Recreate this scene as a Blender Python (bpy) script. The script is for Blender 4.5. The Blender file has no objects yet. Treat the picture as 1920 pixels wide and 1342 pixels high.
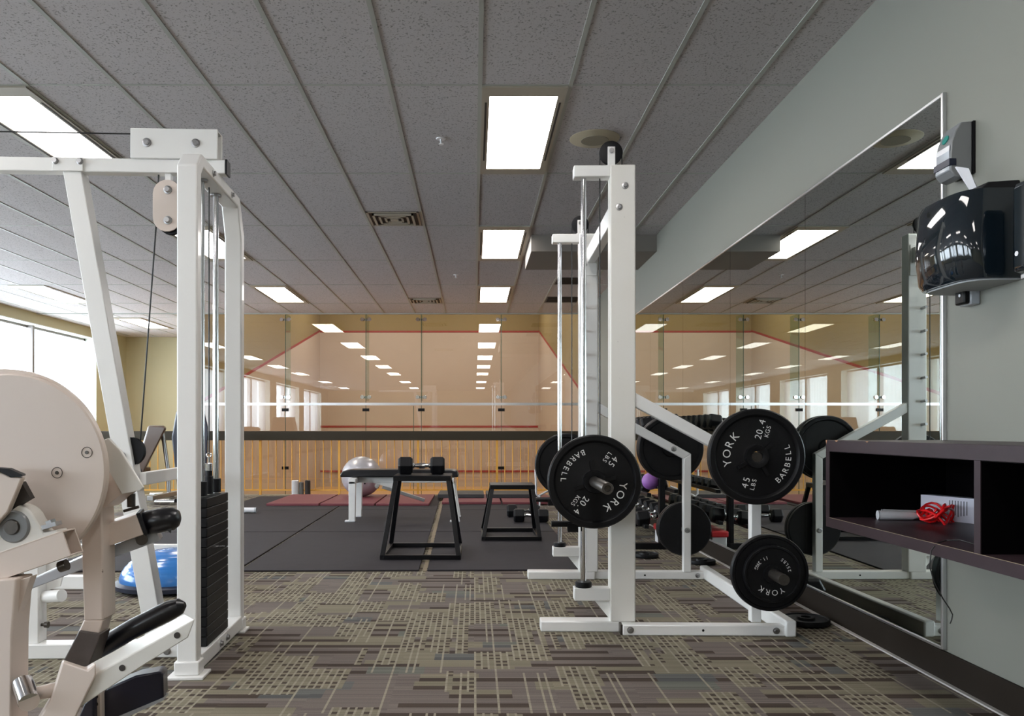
import bpy, bmesh, math, random
from mathutils import Vector, Matrix
R = math.radians
random.seed(7)
S = bpy.context.scene
COL = S.collection

# ------------------------------------------------------------------ camera, world, light, exposure
F, CX, CY, EYE = 1485.0, 889.0, 806.0, 0.965      # focal length in px, vanishing point, eye height (m)
cam = bpy.data.objects.new('camera', bpy.data.cameras.new('camera'))
COL.objects.link(cam)
cam.location = (0, 0, EYE)
cam.rotation_euler = (R(90), 0, 0)
cam.data.sensor_width = 36
cam.data.lens = 36 * F / 1920
cam.data.shift_x = (960 - CX) / 1920
cam.data.shift_y = (CY - 671) / 1920
cam.data.clip_start = 0.05
cam.data.clip_end = 200
S.camera = cam

S.view_settings.view_transform = 'Standard'
S.view_settings.look = 'None'
S.view_settings.gamma = 1
S.view_settings.use_curve_mapping = False
S.view_settings.exposure = 0.07
S.cycles.use_denoising = True
S.cycles.max_bounces = 9
S.cycles.diffuse_bounces = 5
S.cycles.glossy_bounces = 5
S.cycles.transmission_bounces = 6
S.cycles.transparent_max_bounces = 16
S.cycles.caustics_reflective = False
S.cycles.caustics_refractive = False
S.cycles.sample_clamp_indirect = 6
S.cycles.blur_glossy = 0.5

W = bpy.data.worlds.new('overcast_sky'); S.world = W
W.use_nodes = True
W.node_tree.nodes['Background'].inputs[0].default_value = (0.80, 0.90, 1.0, 1)
W.node_tree.nodes['Background'].inputs[1].default_value = 3.2

PANEL_STRENGTH = 15.0
COURT_POWER = 90
WINDOW_POWER = 285
CEIL = 2.90
XR, XL = 1.81, -7.25
YF, YB = 16.5, -13.0          # far end, end behind the camera
YG = 13.16                    # squash court glass

def area_light(name, loc, rot, sx, sy, power, color):
    l = bpy.data.lights.new(name, 'AREA'); l.shape = 'RECTANGLE'; l.size = sx; l.size_y = sy
    l.energy = power; l.color = color
    o = bpy.data.objects.new(name, l); COL.objects.link(o); o.location = loc; o.rotation_euler = rot
    return o
BAYS = [(-11.2, -7.4), (-6.5, -2.7), (-1.8, 2.0), (2.9, 6.7), (7.1, 10.9), (11.3, 15.2)]
for a, b in BAYS:             # daylight standing outside each window bay
    area_light('daylight', (XL - 0.75, (a + b) / 2, 1.85), (0, R(-90), 0), 1.8, b - a - 0.3, WINDOW_POWER, (0.85, 0.91, 1.0))
for cy in (15.6, 20.6):       # unseen lights added under the court roof to match the court's brightness
    for cx_ in (-2.9, 0.3):
        area_light('court_fill', (cx_, cy, 5.45), (0, 0, 0), 0.6, 1.8, COURT_POWER, (1.0, 0.92, 0.82))

# ------------------------------------------------------------------ helpers
def at(x, y, Y):
    return Vector(((x - CX) * Y / F, Y, EYE + (CY - y) * Y / F))

ORG = {}
class MB:
    def __init__(s): s.v = []; s.f = []
    def add(s, vs, fs):
        n = len(s.v); s.v += [Vector(p) for p in vs]; s.f += [tuple(i + n for i in f) for f in fs]; return s
    def box(s, x0, x1, y0, y1, z0, z1):
        if x0 > x1: x0, x1 = x1, x0
        if y0 > y1: y0, y1 = y1, y0
        if z0 > z1: z0, z1 = z1, z0
        return s.add([(x0,y0,z0),(x1,y0,z0),(x1,y1,z0),(x0,y1,z0),(x0,y0,z1),(x1,y0,z1),(x1,y1,z1),(x0,y1,z1)],
              [(0,3,2,1),(4,5,6,7),(0,1,5,4),(1,2,6,5),(2,3,7,6),(3,0,4,7)])
    def loft(s, a, b):
        """two outlines with the same number of points, closed at both ends"""
        n = len(a)
        return s.add(list(a) + list(b), [tuple(range(n)), tuple(range(2*n-1, n-1, -1))] + [(i, n+i, n+(i+1)%n, (i+1)%n) for i in range(n)])
    def px(s, pts, Y, depth):
        a = [at(x, y, Y) for x, y in pts]; b = [p + Vector((0, depth, 0)) for p in a]
        return s.loft(a, b)
    def pxx(s, pa, Ya, pb, Yb):
        return s.loft([at(x, y, Ya) for x, y in pa], [at(x, y, Yb) for x, y in pb])
    def beam(s, p0, p1, w, d, up=(0,0,1)):
        """rectangular bar from p0 to p1; w across (perpendicular to up), d along up"""
        p0, p1 = Vector(p0), Vector(p1); t = (p1 - p0).normalized()
        u = Vector(up); u = (u - t * u.dot(t))
        if u.length < 1e-4: u = Vector((0,1,0)) - t * t.y
        u.normalize(); r = t.cross(u)
        c = [(-1,-1),(1,-1),(1,1),(-1,1)]
        return s.loft([p0 + r*a*w/2 + u*b*d/2 for a, b in c], [p1 + r*a*w/2 + u*b*d/2 for a, b in c])
    def hollow(s, p0, p1, w, d, t, up=(0,0,1)):
        p0, p1 = Vector(p0), Vector(p1); k = (p1 - p0).normalized()
        u = Vector(up); u = (u - k * u.dot(k)).normalized(); r = k.cross(u)
        for q, ww, dd in ((u*(d-t)/2, w, t), (-u*(d-t)/2, w, t), (r*(w-t)/2, t, d-2*t), (-r*(w-t)/2, t, d-2*t)):
            s.beam(p0+q, p1+q, ww, dd, up)
        return s
    def cyl(s, p0, p1, r0, r1=None, n=24):
        r1 = r0 if r1 is None else r1
        return s.tube([p0, p1], [r0, r1], n)
    def tube(s, pts, rad, n=12, closed=False):
        pts = [Vector(p) for p in pts]
        if not isinstance(rad, (list, tuple)): rad = [rad] * len(pts)
        base = len(s.v); m = len(pts); u = None
        for i, p in enumerate(pts):
            if closed: t = pts[(i+1) % m] - pts[i-1]
            else: t = pts[min(i+1, m-1)] - pts[max(i-1, 0)]
            t.normalize()
            if u is None:
                u = Vector((0,0,1)) if abs(t.z) < 0.9 else Vector((1,0,0))
            u = (u - t*u.dot(t)).normalized(); w = t.cross(u)
            for k in range(n):
                a = 2*math.pi*k/n
                s.v.append(p + (u*math.cos(a) + w*math.sin(a)) * rad[i])
        L = m if closed else m - 1
        for i in range(L):
            a, b = base + i*n, base + ((i+1) % m)*n
            for k in range(n):
                s.f.append((a+k, a+(k+1)%n, b+(k+1)%n, b+k))
        if not closed:
            s.f.append(tuple(base + k for k in reversed(range(n)))); s.f.append(tuple(base + (m-1)*n + k for k in range(n)))
        return s
    def lathe(s, prof, c=(0,0,0), axis='Y', n=48):
        """prof: list of (radius, distance along axis)"""
        c = Vector(c); base = len(s.v); idx = []
        for r, h in prof:
            if r < 1e-6:
                idx.append([len(s.v)] * n)
                s.v.append(c + {'Y': Vector((0,h,0)), 'Z': Vector((0,0,h)), 'X': Vector((h,0,0))}[axis])
            else:
                row = []
                for k in range(n):
                    a = 2*math.pi*k/n; ca, sa = r*math.cos(a), r*math.sin(a)
                    row.append(len(s.v))
                    s.v.append(c + {'Y': Vector((ca,h,sa)), 'Z': Vector((ca,sa,h)), 'X': Vector((h,ca,sa))}[axis])
                idx.append(row)
        for i in range(len(prof)-1):
            A, B = idx[i], idx[i+1]
            for k in range(n):
                q = [A[k], A[(k+1)%n], B[(k+1)%n], B[k]]; u = []
                for e in q:
                    if e not in u: u.append(e)
                if len(u) > 2: s.f.append(tuple(u))
        return s

def tag(o, label=None, cat=None, group=None, kind=None):
    if label: o['label'] = label
    if cat: o['category'] = cat
    if group: o['group'] = group
    if kind: o['kind'] = kind
    return o
SPLIT = {'bolt', 'hole', 'screw', 'clip', 'catch_pin', 'patch_fitting'}
def islands(mb):
    par = list(range(len(mb.v)))
    def find(a):
        while par[a] != a: par[a] = par[par[a]]; a = par[a]
        return a
    for f in mb.f:
        for q in f[1:]: par[find(q)] = find(f[0])
    grp = {}
    for f in mb.f: grp.setdefault(find(f[0]), []).append(f)
    out = []
    for fs in grp.values():
        ids = sorted({i for f in fs for i in f}); mp = {a: b for b, a in enumerate(ids)}
        m = MB(); m.v = [mb.v[i] for i in ids]; m.f = [tuple(mp[i] for i in f) for f in fs]; out.append(m)
    return out
def obj(name, mb, *a, **k):
    if name in SPLIT:
        return [obj1(name, m, *a, **k) for m in islands(mb)][0]
    return obj1(name, mb, *a, **k)
def obj1(name, mb, mat, parent=None, bevel=0, label=None, cat=None, group=None, kind=None, smooth=35, org=None):
    me = bpy.data.meshes.new(name)
    o0 = Vector(org) if org is not None else (ORG.get(parent.name, Vector()) if parent else Vector())
    me.from_pydata([tuple(p - o0) for p in mb.v], [], mb.f)
    bm = bmesh.new(); bm.from_mesh(me)
    bmesh.ops.remove_doubles(bm, verts=bm.verts, dist=1e-6)
    bmesh.ops.recalc_face_normals(bm, faces=bm.faces)
    bm.to_mesh(me); bm.free()
    me.materials.append(mat)
    if smooth:
        for p in me.polygons: p.use_smooth = True
        me.set_sharp_from_angle(angle=R(smooth))
    o = bpy.data.objects.new(name, me); COL.objects.link(o)
    if parent:
        o.parent = parent; ORG[o.name] = o0
    elif org is not None:
        o.location = o0; ORG[o.name] = o0
    if bevel:
        b = o.modifiers.new('bevel', 'BEVEL'); b.width = bevel; b.segments = 2; b.limit_method = 'ANGLE'; b.angle_limit = R(40)
        b.harden_normals = False
    return tag(o, label, cat, group, kind)
def thing(name, loc, label, cat, group=None, yaw=0):
    o = bpy.data.objects.new(name, None); o.empty_display_size = 0.1; COL.objects.link(o)
    o.location = loc; o.rotation_euler = (0, 0, yaw); ORG[o.name] = Vector(loc)
    return tag(o, label, cat, group)
def struct(name, mb, mat, parent=None, bevel=0, smooth=0):
    return obj(name, mb, mat, parent, bevel, kind=None if parent else 'structure', smooth=smooth)
def kids(o): return [c for c in bpy.data.objects if c.parent == o]
def dup(o, parent=None, loc=None, rot=None, label=None, group=None):
    c = o.copy(); COL.objects.link(c)
    if parent: c.parent = parent
    if loc is not None: c.location = loc
    if rot is not None: c.rotation_euler = rot
    if label: c['label'] = label
    if group: c['group'] = group
    for k in kids(o): dup(k, c)
    return c

# ------------------------------------------------------------------ materials
def srgb(r, g, b):
    f = lambda c: (c/255/12.92) if c/255 <= 0.04045 else ((c/255+0.055)/1.055)**2.4
    return (f(r), f(g), f(b), 1)
def mat(name, col, rough=0.5, metal=0, coat=0, spec=0.5, noise=0, nscale=30, bump=0, bscale=200):
    m = bpy.data.materials.new(name); m.use_nodes = True
    nt = m.node_tree; b = nt.nodes['Principled BSDF']
    b.inputs['Base Color'].default_value = col; b.inputs['Roughness'].default_value = rough
    b.inputs['Metallic'].default_value = metal; b.inputs['Coat Weight'].default_value = coat
    b.inputs['Specular IOR Level'].default_value = spec
    tc = nt.nodes.new('ShaderNodeTexCoord')
    if noise:
        n = nt.nodes.new('ShaderNodeTexNoise'); n.inputs['Scale'].default_value = nscale; n.inputs['Detail'].default_value = 4
        nt.links.new(tc.outputs['Object'], n.inputs['Vector'])
        mx = nt.nodes.new('ShaderNodeMix'); mx.data_type = 'RGBA'
        mx.inputs[6].default_value = tuple(c*(1-noise) for c in col[:3]) + (1,)
        mx.inputs[7].default_value = tuple(min(1, c*(1+noise)) for c in col[:3]) + (1,)
        nt.links.new(n.outputs['Fac'], mx.inputs[0]); nt.links.new(mx.outputs[2], b.inputs['Base Color'])
    if bump:
        n = nt.nodes.new('ShaderNodeTexNoise'); n.inputs['Scale'].default_value = bscale
        nt.links.new(tc.outputs['Object'], n.inputs['Vector'])
        bp = nt.nodes.new('ShaderNodeBump'); bp.inputs['Strength'].default_value = bump; bp.inputs['Distance'].default_value = 0.002
        nt.links.new(n.outputs['Fac'], bp.inputs['Height']); nt.links.new(bp.outputs[0], b.inputs['Normal'])
    return m
def worn(name, col, chip, rough=0.4, amount=0.66, scale=28):
    """painted metal with small chips of another colour"""
    m = mat(name, col, rough); nt = m.node_tree; b = nt.nodes['Principled BSDF']
    tc = nt.nodes.new('ShaderNodeTexCoord')
    n = nt.nodes.new('ShaderNodeTexNoise'); n.inputs['Scale'].default_value = scale; n.inputs['Detail'].default_value = 8; n.inputs['Roughness'].default_value = 0.7
    nt.links.new(tc.outputs['Object'], n.inputs['Vector'])
    r = nt.nodes.new('ShaderNodeValToRGB'); r.color_ramp.elements[0].position = amount; r.color_ramp.elements[1].position = amount + 0.015
    nt.links.new(n.outputs['Fac'], r.inputs[0])
    n2 = nt.nodes.new('ShaderNodeTexNoise'); n2.inputs['Scale'].default_value = 3.0
    nt.links.new(tc.outputs['Object'], n2.inputs['Vector'])
    m0 = nt.nodes.new('ShaderNodeMix'); m0.data_type = 'RGBA'
    m0.inputs[6].default_value = col; m0.inputs[7].default_value = (col[0]*0.9, col[1]*0.86, col[2]*0.78, 1)
    nt.links.new(n2.outputs['Fac'], m0.inputs[0])
    mx = nt.nodes.new('ShaderNodeMix'); mx.data_type = 'RGBA'
    nt.links.new(m0.outputs[2], mx.inputs[6]); mx.inputs[7].default_value = chip
    nt.links.new(r.outputs[0], mx.inputs[0]); nt.links.new(mx.outputs[2], b.inputs['Base Color'])
    return m
M = {}
M['white'] = mat('white_powder_coat', (0.84, 0.835, 0.815, 1), 0.32, coat=0.15)
M['cream'] = worn('cream_machine_paint', (0.74, 0.645, 0.595, 1), (0.16, 0.11, 0.09, 1), 0.38, 0.71, 14)
M['offwhite'] = mat('off_white_machine_paint', (0.74, 0.72, 0.67, 1), 0.35, coat=0.1)
M['whiteworn'] = worn('white_scuffed_paint', (0.84, 0.835, 0.815, 1), (0.12, 0.10, 0.09, 1), 0.34, 0.685, 30)
M['black'] = mat('black_paint', (0.004, 0.004, 0.005, 1), 0.38, spec=0.25, bump=0.1)
M['iron'] = mat('black_cast_iron', (0.005, 0.005, 0.0058, 1), 0.45, spec=0.22, bump=0.25, bscale=220)
M['rubber'] = mat('black_rubber', (0.006, 0.006, 0.0075, 1), 0.5, spec=0.25)
M['vinyl'] = mat('black_vinyl', (0.006, 0.006, 0.009, 1), 0.30, coat=0.1, bump=0.25, bscale=60)
M['navyvinyl'] = mat('navy_vinyl', (0.006, 0.007, 0.022, 1), 0.35, coat=0.1, bump=0.2, bscale=60)
M['brownvinyl'] = mat('brown_vinyl', (0.10, 0.065, 0.05, 1), 0.25, coat=0.3)
M['chrome'] = mat('chrome', (0.72, 0.73, 0.75, 1), 0.12, metal=1)
M['steel'] = mat('brushed_steel', (0.42, 0.42, 0.43, 1), 0.32, metal=1, noise=0.15, nscale=60)
M['darksteel'] = mat('dark_worn_steel', (0.10, 0.09, 0.08, 1), 0.36, metal=0.8, noise=0.3, nscale=50)
M['tape'] = mat('brown_grey_worn_tape', (0.085, 0.07, 0.065, 1), 0.45, noise=0.4, nscale=25)
M['alu'] = mat('aluminium_trim', (0.72, 0.73, 0.75, 1), 0.28, metal=1)
M['letter'] = mat('white_lettering', (0.72, 0.72, 0.70, 1), 0.5)
M['wallgreen'] = mat('grey_green_wall_paint', (0.212, 0.213, 0.184, 1), 0.6, bump=0.08, bscale=300)
M['olive'] = mat('olive_wall_paint', (0.46, 0.42, 0.265, 1), 0.7, noise=0.03, nscale=2)
M['reveal'] = mat('pale_window_reveal_paint', (0.62, 0.66, 0.60, 1), 0.6)
M['base'] = mat('dark_brown_vinyl_base', (0.020, 0.015, 0.011, 1), 0.6, spec=0.12)
M['whiteline'] = mat('pale_carpet_edge_bead', (0.5, 0.48, 0.45, 1), 0.5)
M['plaster'] = mat('pink_beige_court_plaster', (0.52, 0.42, 0.345, 1), 0.55, noise=0.06, nscale=1.5)
M['courtolive'] = mat('ochre_upper_court_wall', (0.27, 0.20, 0.085, 1), 0.7)
M['redline'] = mat('red_court_line', (0.32, 0.025, 0.02, 1), 0.5)
M['yellow'] = mat('orange_yellow_paint', (0.80, 0.42, 0.07, 1), 0.4)
M['darkrail'] = mat('dark_brown_rail', (0.038, 0.030, 0.018, 1), 0.5, spec=0.25)
M['grid'] = mat('grey_ceiling_grid', (0.40, 0.41, 0.375, 1), 0.5)
M['frame'] = mat('beige_light_frame', (0.40, 0.36, 0.29, 1), 0.5)
M['speaker'] = mat('beige_speaker_grille', (0.44, 0.38, 0.27, 1), 0.6)
M['speakerdark'] = mat('dull_speaker_mesh', (0.26, 0.23, 0.17, 1), 0.7, noise=0.3, nscale=300)
M['ventdark'] = mat('dark_vent', (0.035, 0.028, 0.024, 1), 0.7)
M['silverball'] = mat('silver_grey_ball', (0.50, 0.49, 0.52, 1), 0.3, metal=0.3)
M['blue'] = mat('blue_dome_vinyl', (0.03, 0.19, 0.55, 1), 0.22, coat=0.4)
M['navy'] = mat('dark_navy_plastic', (0.01, 0.015, 0.035, 1), 0.4)
M['purple'] = mat('purple_rubber', (0.30, 0.12, 0.42, 1), 0.5)
M['red'] = mat('red_plastic', (0.62, 0.02, 0.03, 1), 0.35)
M['redcord'] = mat('red_cord', (0.85, 0.012, 0.015, 1), 0.3)
M['maroon'] = mat('maroon_vinyl_mat', (0.17, 0.035, 0.045, 1), 0.55, bump=0.2, bscale=80)
M['blackmat'] = mat('black_foam_mat', (0.03, 0.03, 0.032, 1), 0.6)
M['wood'] = mat('dark_wenge_laminate', (0.034, 0.021, 0.025, 1), 0.4, spec=0.25, noise=0.25, nscale=18)
M['inner'] = mat('near_black_shelf_inside', (0.0015, 0.0012, 0.0015, 1), 0.6, spec=0.05)
M['woodedge'] = mat('chipped_particle_board', (0.55, 0.30, 0.16, 1), 0.8)
M['plasticwhite'] = mat('white_plastic', (0.72, 0.72, 0.74, 1), 0.35)
M['card'] = mat('white_card', (0.62, 0.62, 0.70, 1), 0.6)
M['print'] = mat('grey_print', (0.12, 0.12, 0.14, 1), 0.7)
M['greyplastic'] = mat('grey_plastic', (0.20, 0.205, 0.21, 1), 0.35)
M['greylight'] = mat('pale_grey_plastic', (0.42, 0.44, 0.47, 1), 0.25)
M['teal'] = mat('teal_badge', (0.02, 0.24, 0.20, 1), 0.4)
M['smoke'] = mat('smoky_black_gloss', (0.006, 0.011, 0.016, 1), 0.06, coat=0.6)
M['paper'] = mat('white_paper', (0.78, 0.79, 0.84, 1), 0.7)
M['underside'] = mat('grey_underside', (0.42, 0.44, 0.45, 1), 0.5)
M['cable'] = mat('black_cable', (0.012, 0.012, 0.012, 1), 0.4)
M['tan'] = mat('tan_tape', (0.24, 0.185, 0.12, 1), 0.7, noise=0.3, nscale=20)
M['greyfoam'] = mat('grey_foam', (0.14, 0.14, 0.13, 1), 0.6)
M['courtfloor'] = mat('maple_court_floor', (0.66, 0.38, 0.17, 1), 0.35, noise=0.1, nscale=3)
M['mullion'] = mat('bronze_grey_window_frame', (0.22, 0.20, 0.19, 1), 0.4, metal=0.4)

def mirror_mat():
    m = bpy.data.materials.new('silvered_mirror'); m.use_nodes = True
    b = m.node_tree.nodes['Principled BSDF']
    b.inputs['Base Color'].default_value = (0.69, 0.755, 0.725, 1); b.inputs['Metallic'].default_value = 1; b.inputs['Roughness'].default_value = 0.0
    return m
M['mirror'] = mirror_mat()
def glass_mat(name, tint, ior=1.45, boost=0.0):
    m = bpy.data.materials.new(name); m.use_nodes = True; nt = m.node_tree; nt.nodes.clear()
    o = nt.nodes.new('ShaderNodeOutputMaterial'); mx = nt.nodes.new('ShaderNodeMixShader')
    t = nt.nodes.new('ShaderNodeBsdfTransparent'); t.inputs[0].default_value = tint
    g = nt.nodes.new('ShaderNodeBsdfGlossy'); g.inputs['Roughness'].default_value = 0.0
    fr = nt.nodes.new('ShaderNodeFresnel'); ge = nt.nodes.new('ShaderNodeNewGeometry'); mr = nt.nodes.new('ShaderNodeMapRange')
    mr.inputs['To Min'].default_value = ior; mr.inputs['To Max'].default_value = 1/ior
    nt.links.new(ge.outputs['Backfacing'], mr.inputs['Value']); nt.links.new(mr.outputs[0], fr.inputs[0])
    ad = nt.nodes.new('ShaderNodeMath'); ad.operation = 'ADD'; ad.inputs[1].default_value = boost; ad.use_clamp = True
    nt.links.new(fr.outputs[0], ad.inputs[0]); nt.links.new(ad.outputs[0], mx.inputs[0])
    nt.links.new(t.outputs[0], mx.inputs[1]); nt.links.new(g.outputs[0], mx.inputs[2]); nt.links.new(mx.outputs[0], o.inputs[0])
    return m
M['glass'] = glass_mat('clear_glass', (0.97, 0.985, 0.975, 1), 1.5, 0.04)
M['fin'] = glass_mat('green_edge_glass', (0.80, 0.90, 0.84, 1), 1.3, 0.02)
M['edge'] = mat('dark_green_glass_edge', (0.05, 0.10, 0.075, 1), 0.2)
def blind_mat():
    m = bpy.data.materials.new('sheer_white_blind'); m.use_nodes = True; nt = m.node_tree; nt.nodes.clear()
    o = nt.nodes.new('ShaderNodeOutputMaterial'); mx = nt.nodes.new('ShaderNodeMixShader'); mx.inputs[0].default_value = 0.45
    t = nt.nodes.new('ShaderNodeBsdfTransparent'); t.inputs[0].default_value = (0.95, 0.97, 1, 1)
    tl = nt.nodes.new('ShaderNodeBsdfTranslucent'); tl.inputs[0].default_value = (0.85, 0.87, 0.9, 1)
    nt.links.new(t.outputs[0], mx.inputs[1]); nt.links.new(tl.outputs[0], mx.inputs[2]); nt.links.new(mx.outputs[0], o.inputs[0])
    return m
M['blind'] = blind_mat()
def emit(name, col, st):
    m = bpy.data.materials.new(name); m.use_nodes = True; nt = m.node_tree; nt.nodes.clear()
    o = nt.nodes.new('ShaderNodeOutputMaterial'); e = nt.nodes.new('ShaderNodeEmission')
    e.inputs[0].default_value = col; e.inputs[1].default_value = st; nt.links.new(e.outputs[0], o.inputs[0]); return m
M['lamp'] = emit('cool_fluorescent_diffuser', (1.0, 0.95, 0.915, 1), PANEL_STRENGTH)
M['lampwarm'] = emit('warm_fluorescent_diffuser', (1.0, 0.88, 0.70, 1), PANEL_STRENGTH * 0.9)

class NT:
    def __init__(s, m): s.nt = m.node_tree
    def math(s, op, a, b=None, c=None):
        n = s.nt.nodes.new('ShaderNodeMath'); n.operation = op
        for i, v in enumerate((a, b, c)):
            if v is None: continue
            if isinstance(v, (int, float)): n.inputs[i].default_value = v
            else: s.nt.links.new(v, n.inputs[i])
        return n.outputs[0]
    def comb(s, x, y, z=0.0):
        n = s.nt.nodes.new('ShaderNodeCombineXYZ')
        for i, v in enumerate((x, y, z)):
            if isinstance(v, (int, float)): n.inputs[i].default_value = v
            else: s.nt.links.new(v, n.inputs[i])
        return n.outputs[0]
    def white(s, vec):
        n = s.nt.nodes.new('ShaderNodeTexWhiteNoise'); n.noise_dimensions = '3D'; s.nt.links.new(vec, n.inputs['Vector']); return n.outputs['Value']
    def mix(s, fac, a, b):
        n = s.nt.nodes.new('ShaderNodeMix'); n.data_type = 'RGBA'
        for i, v in ((0, fac), (6, a), (7, b)):
            if isinstance(v, (int, float, tuple)): n.inputs[i].default_value = v
            else: s.nt.links.new(v, n.inputs[i])
        return n.outputs[2]
def carpet_mat():
    m = mat('woven_pattern_carpet', (0.2, 0.18, 0.15, 1), 0.95, spec=0.1)
    k = NT(m); nt = m.node_tree; b = nt.nodes['Principled BSDF']
    tc = nt.nodes.new('ShaderNodeTexCoord'); sp = nt.nodes.new('ShaderNodeSeparateXYZ'); nt.links.new(tc.outputs['Object'], sp.inputs[0])
    x, y = sp.outputs[0], sp.outputs[1]
    fl = lambda v: k.math('FLOOR', v)
    gt = lambda a, v: k.math('GREATER_THAN', a, v)
    lt = lambda a, v: k.math('LESS_THAN', a, v)
    # bands running across, each row shifted by its own amount
    row = fl(k.math('DIVIDE', y, 0.095)); rsh = k.white(k.comb(row, 3.3, 1.0))
    bx = fl(k.math('ADD', k.math('DIVIDE', x, 0.23), k.math('MULTIPLY', rsh, 5.0)))
    v = k.white(k.comb(bx, row, 0.5))
    taupe, beige, dark, blue = (0.160, 0.134, 0.120, 1), (0.205, 0.182, 0.132, 1), (0.066, 0.050, 0.040, 1), (0.105, 0.122, 0.122, 1)
    c = k.mix(gt(v, 0.60), taupe, beige)
    # thin dark bars: lower third of some rows
    fy = k.math('FRACT', k.math('DIVIDE', y, 0.095))
    c = k.mix(k.math('MULTIPLY', gt(k.white(k.comb(bx, row, 7.5)), 0.52), lt(fy, 0.45)), c, dark)
    c = k.mix(k.math('MULTIPLY', gt(k.white(k.comb(bx, row, 9.5)), 0.94), 0.6), c, blue)
    # clusters of light warp lines running away, in patches
    px_ = fl(k.math('DIVIDE', x, 0.165)); pr = k.white(k.comb(px_, 5.0, 2.0))
    py_ = fl(k.math('ADD', k.math('DIVIDE', y, 0.25), k.math('MULTIPLY', pr, 4.0)))
    patch = gt(k.white(k.comb(px_, py_, 4.0)), 0.55)
    fx = k.math('FRACT', k.math('DIVIDE', x, 0.0275)); line = lt(fx, 0.30)
    cx_ = fl(k.math('DIVIDE', x, 0.0275)); cy_ = fl(k.math('DIVIDE', y, 0.046))
    fy2 = k.math('FRACT', k.math('DIVIDE', y, 0.046)); bar = lt(fy2, 0.50)
    dots = k.math('MULTIPLY', gt(k.white(k.comb(cx_, cy_, 8.0)), 0.42), k.math('SUBTRACT', 1.0, bar))
    inner = k.mix(dots, (0.205, 0.182, 0.132, 1), (0.072, 0.056, 0.044, 1))
    inner = k.mix(line, inner, (0.285, 0.258, 0.198, 1))
    showgap = gt(k.white(k.comb(cx_, py_, 6.0)), 0.14)
    c = k.mix(k.math('MULTIPLY', patch, showgap), c, inner)
    # lone long warp lines
    lone = k.math('MULTIPLY', line, gt(k.white(k.comb(cx_, fl(k.math('DIVIDE', y, 0.45)), 2.2)), 0.80))
    c = k.mix(lone, c, (0.285, 0.258, 0.198, 1))
    # fine weft stripes and pile
    st = k.white(k.comb(fl(k.math('DIVIDE', x, 0.30)), fl(k.math('DIVIDE', y, 0.007)), 1.5))
    nz = nt.nodes.new('ShaderNodeTexNoise'); nz.inputs['Scale'].default_value = 260; nt.links.new(tc.outputs['Object'], nz.inputs['Vector'])
    g = k.math('ADD', k.math('MULTIPLY', st, 0.34), k.math('MULTIPLY', nz.outputs['Fac'], 0.5))
    g = k.math('ADD', g, 0.60)
    hs = nt.nodes.new('ShaderNodeVectorMath'); hs.operation = 'SCALE'; nt.links.new(c, hs.inputs[0]); nt.links.new(g, hs.inputs['Scale'])
    nt.links.new(hs.outputs[0], b.inputs['Base Color'])
    bp = nt.nodes.new('ShaderNodeBump'); bp.inputs['Strength'].default_value = 0.4; bp.inputs['Distance'].default_value = 0.003
    nt.links.new(nz.outputs['Fac'], bp.inputs['Height']); nt.links.new(bp.outputs[0], b.inputs['Normal'])
    return m
M['carpet'] = carpet_mat()
def tile_mat():
    m = mat('fissured_ceiling_tile', (0.5, 0.5, 0.5, 1), 0.9, spec=0.1)
    nt = m.node_tree; b = nt.nodes['Principled BSDF']; k = NT(m)
    tc = nt.nodes.new('ShaderNodeTexCoord')
    n = nt.nodes.new('ShaderNodeTexNoise'); n.inputs['Scale'].default_value = 95; n.inputs['Detail'].default_value = 3
    nt.links.new(tc.outputs['Object'], n.inputs['Vector'])
    r = nt.nodes.new('ShaderNodeValToRGB')
    r.color_ramp.elements[0].position = 0.34; r.color_ramp.elements[0].color = (0.27, 0.26, 0.25, 1)
    r.color_ramp.elements[1].position = 0.43; r.color_ramp.elements[1].color = (0.56, 0.53, 0.535, 1)
    nt.links.new(n.outputs['Fac'], r.inputs[0])
    n2 = nt.nodes.new('ShaderNodeTexNoise'); n2.inputs['Scale'].default_value = 320; nt.links.new(tc.outputs['Object'], n2.inputs['Vector'])
    hs = nt.nodes.new('ShaderNodeVectorMath'); hs.operation = 'SCALE'; nt.links.new(r.outputs[0], hs.inputs[0])
    nt.links.new(k.math('ADD', k.math('MULTIPLY', n2.outputs['Fac'], 0.5), 0.75), hs.inputs['Scale'])
    nt.links.new(hs.outputs[0], b.inputs['Base Color'])
    return m
M['tile'] = tile_mat()
def matfloor():
    m = mat('speckled_rubber_floor_mat', (0.04, 0.037, 0.042, 1), 0.75, spec=0.25)
    nt = m.node_tree; b = nt.nodes['Principled BSDF']
    tc = nt.nodes.new('ShaderNodeTexCoord')
    n = nt.nodes.new('ShaderNodeTexNoise'); n.inputs['Scale'].default_value = 9; n.inputs['Detail'].default_value = 9; n.inputs['Roughness'].default_value = 0.7
    nt.links.new(tc.outputs['Object'], n.inputs['Vector'])
    k = NT(m); nt.links.new(k.mix(n.outputs['Fac'], (0.019, 0.016, 0.019, 1), (0.034, 0.029, 0.034, 1)), b.inputs['Base Color'])
    return m
M['floormat'] = matfloor()

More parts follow.
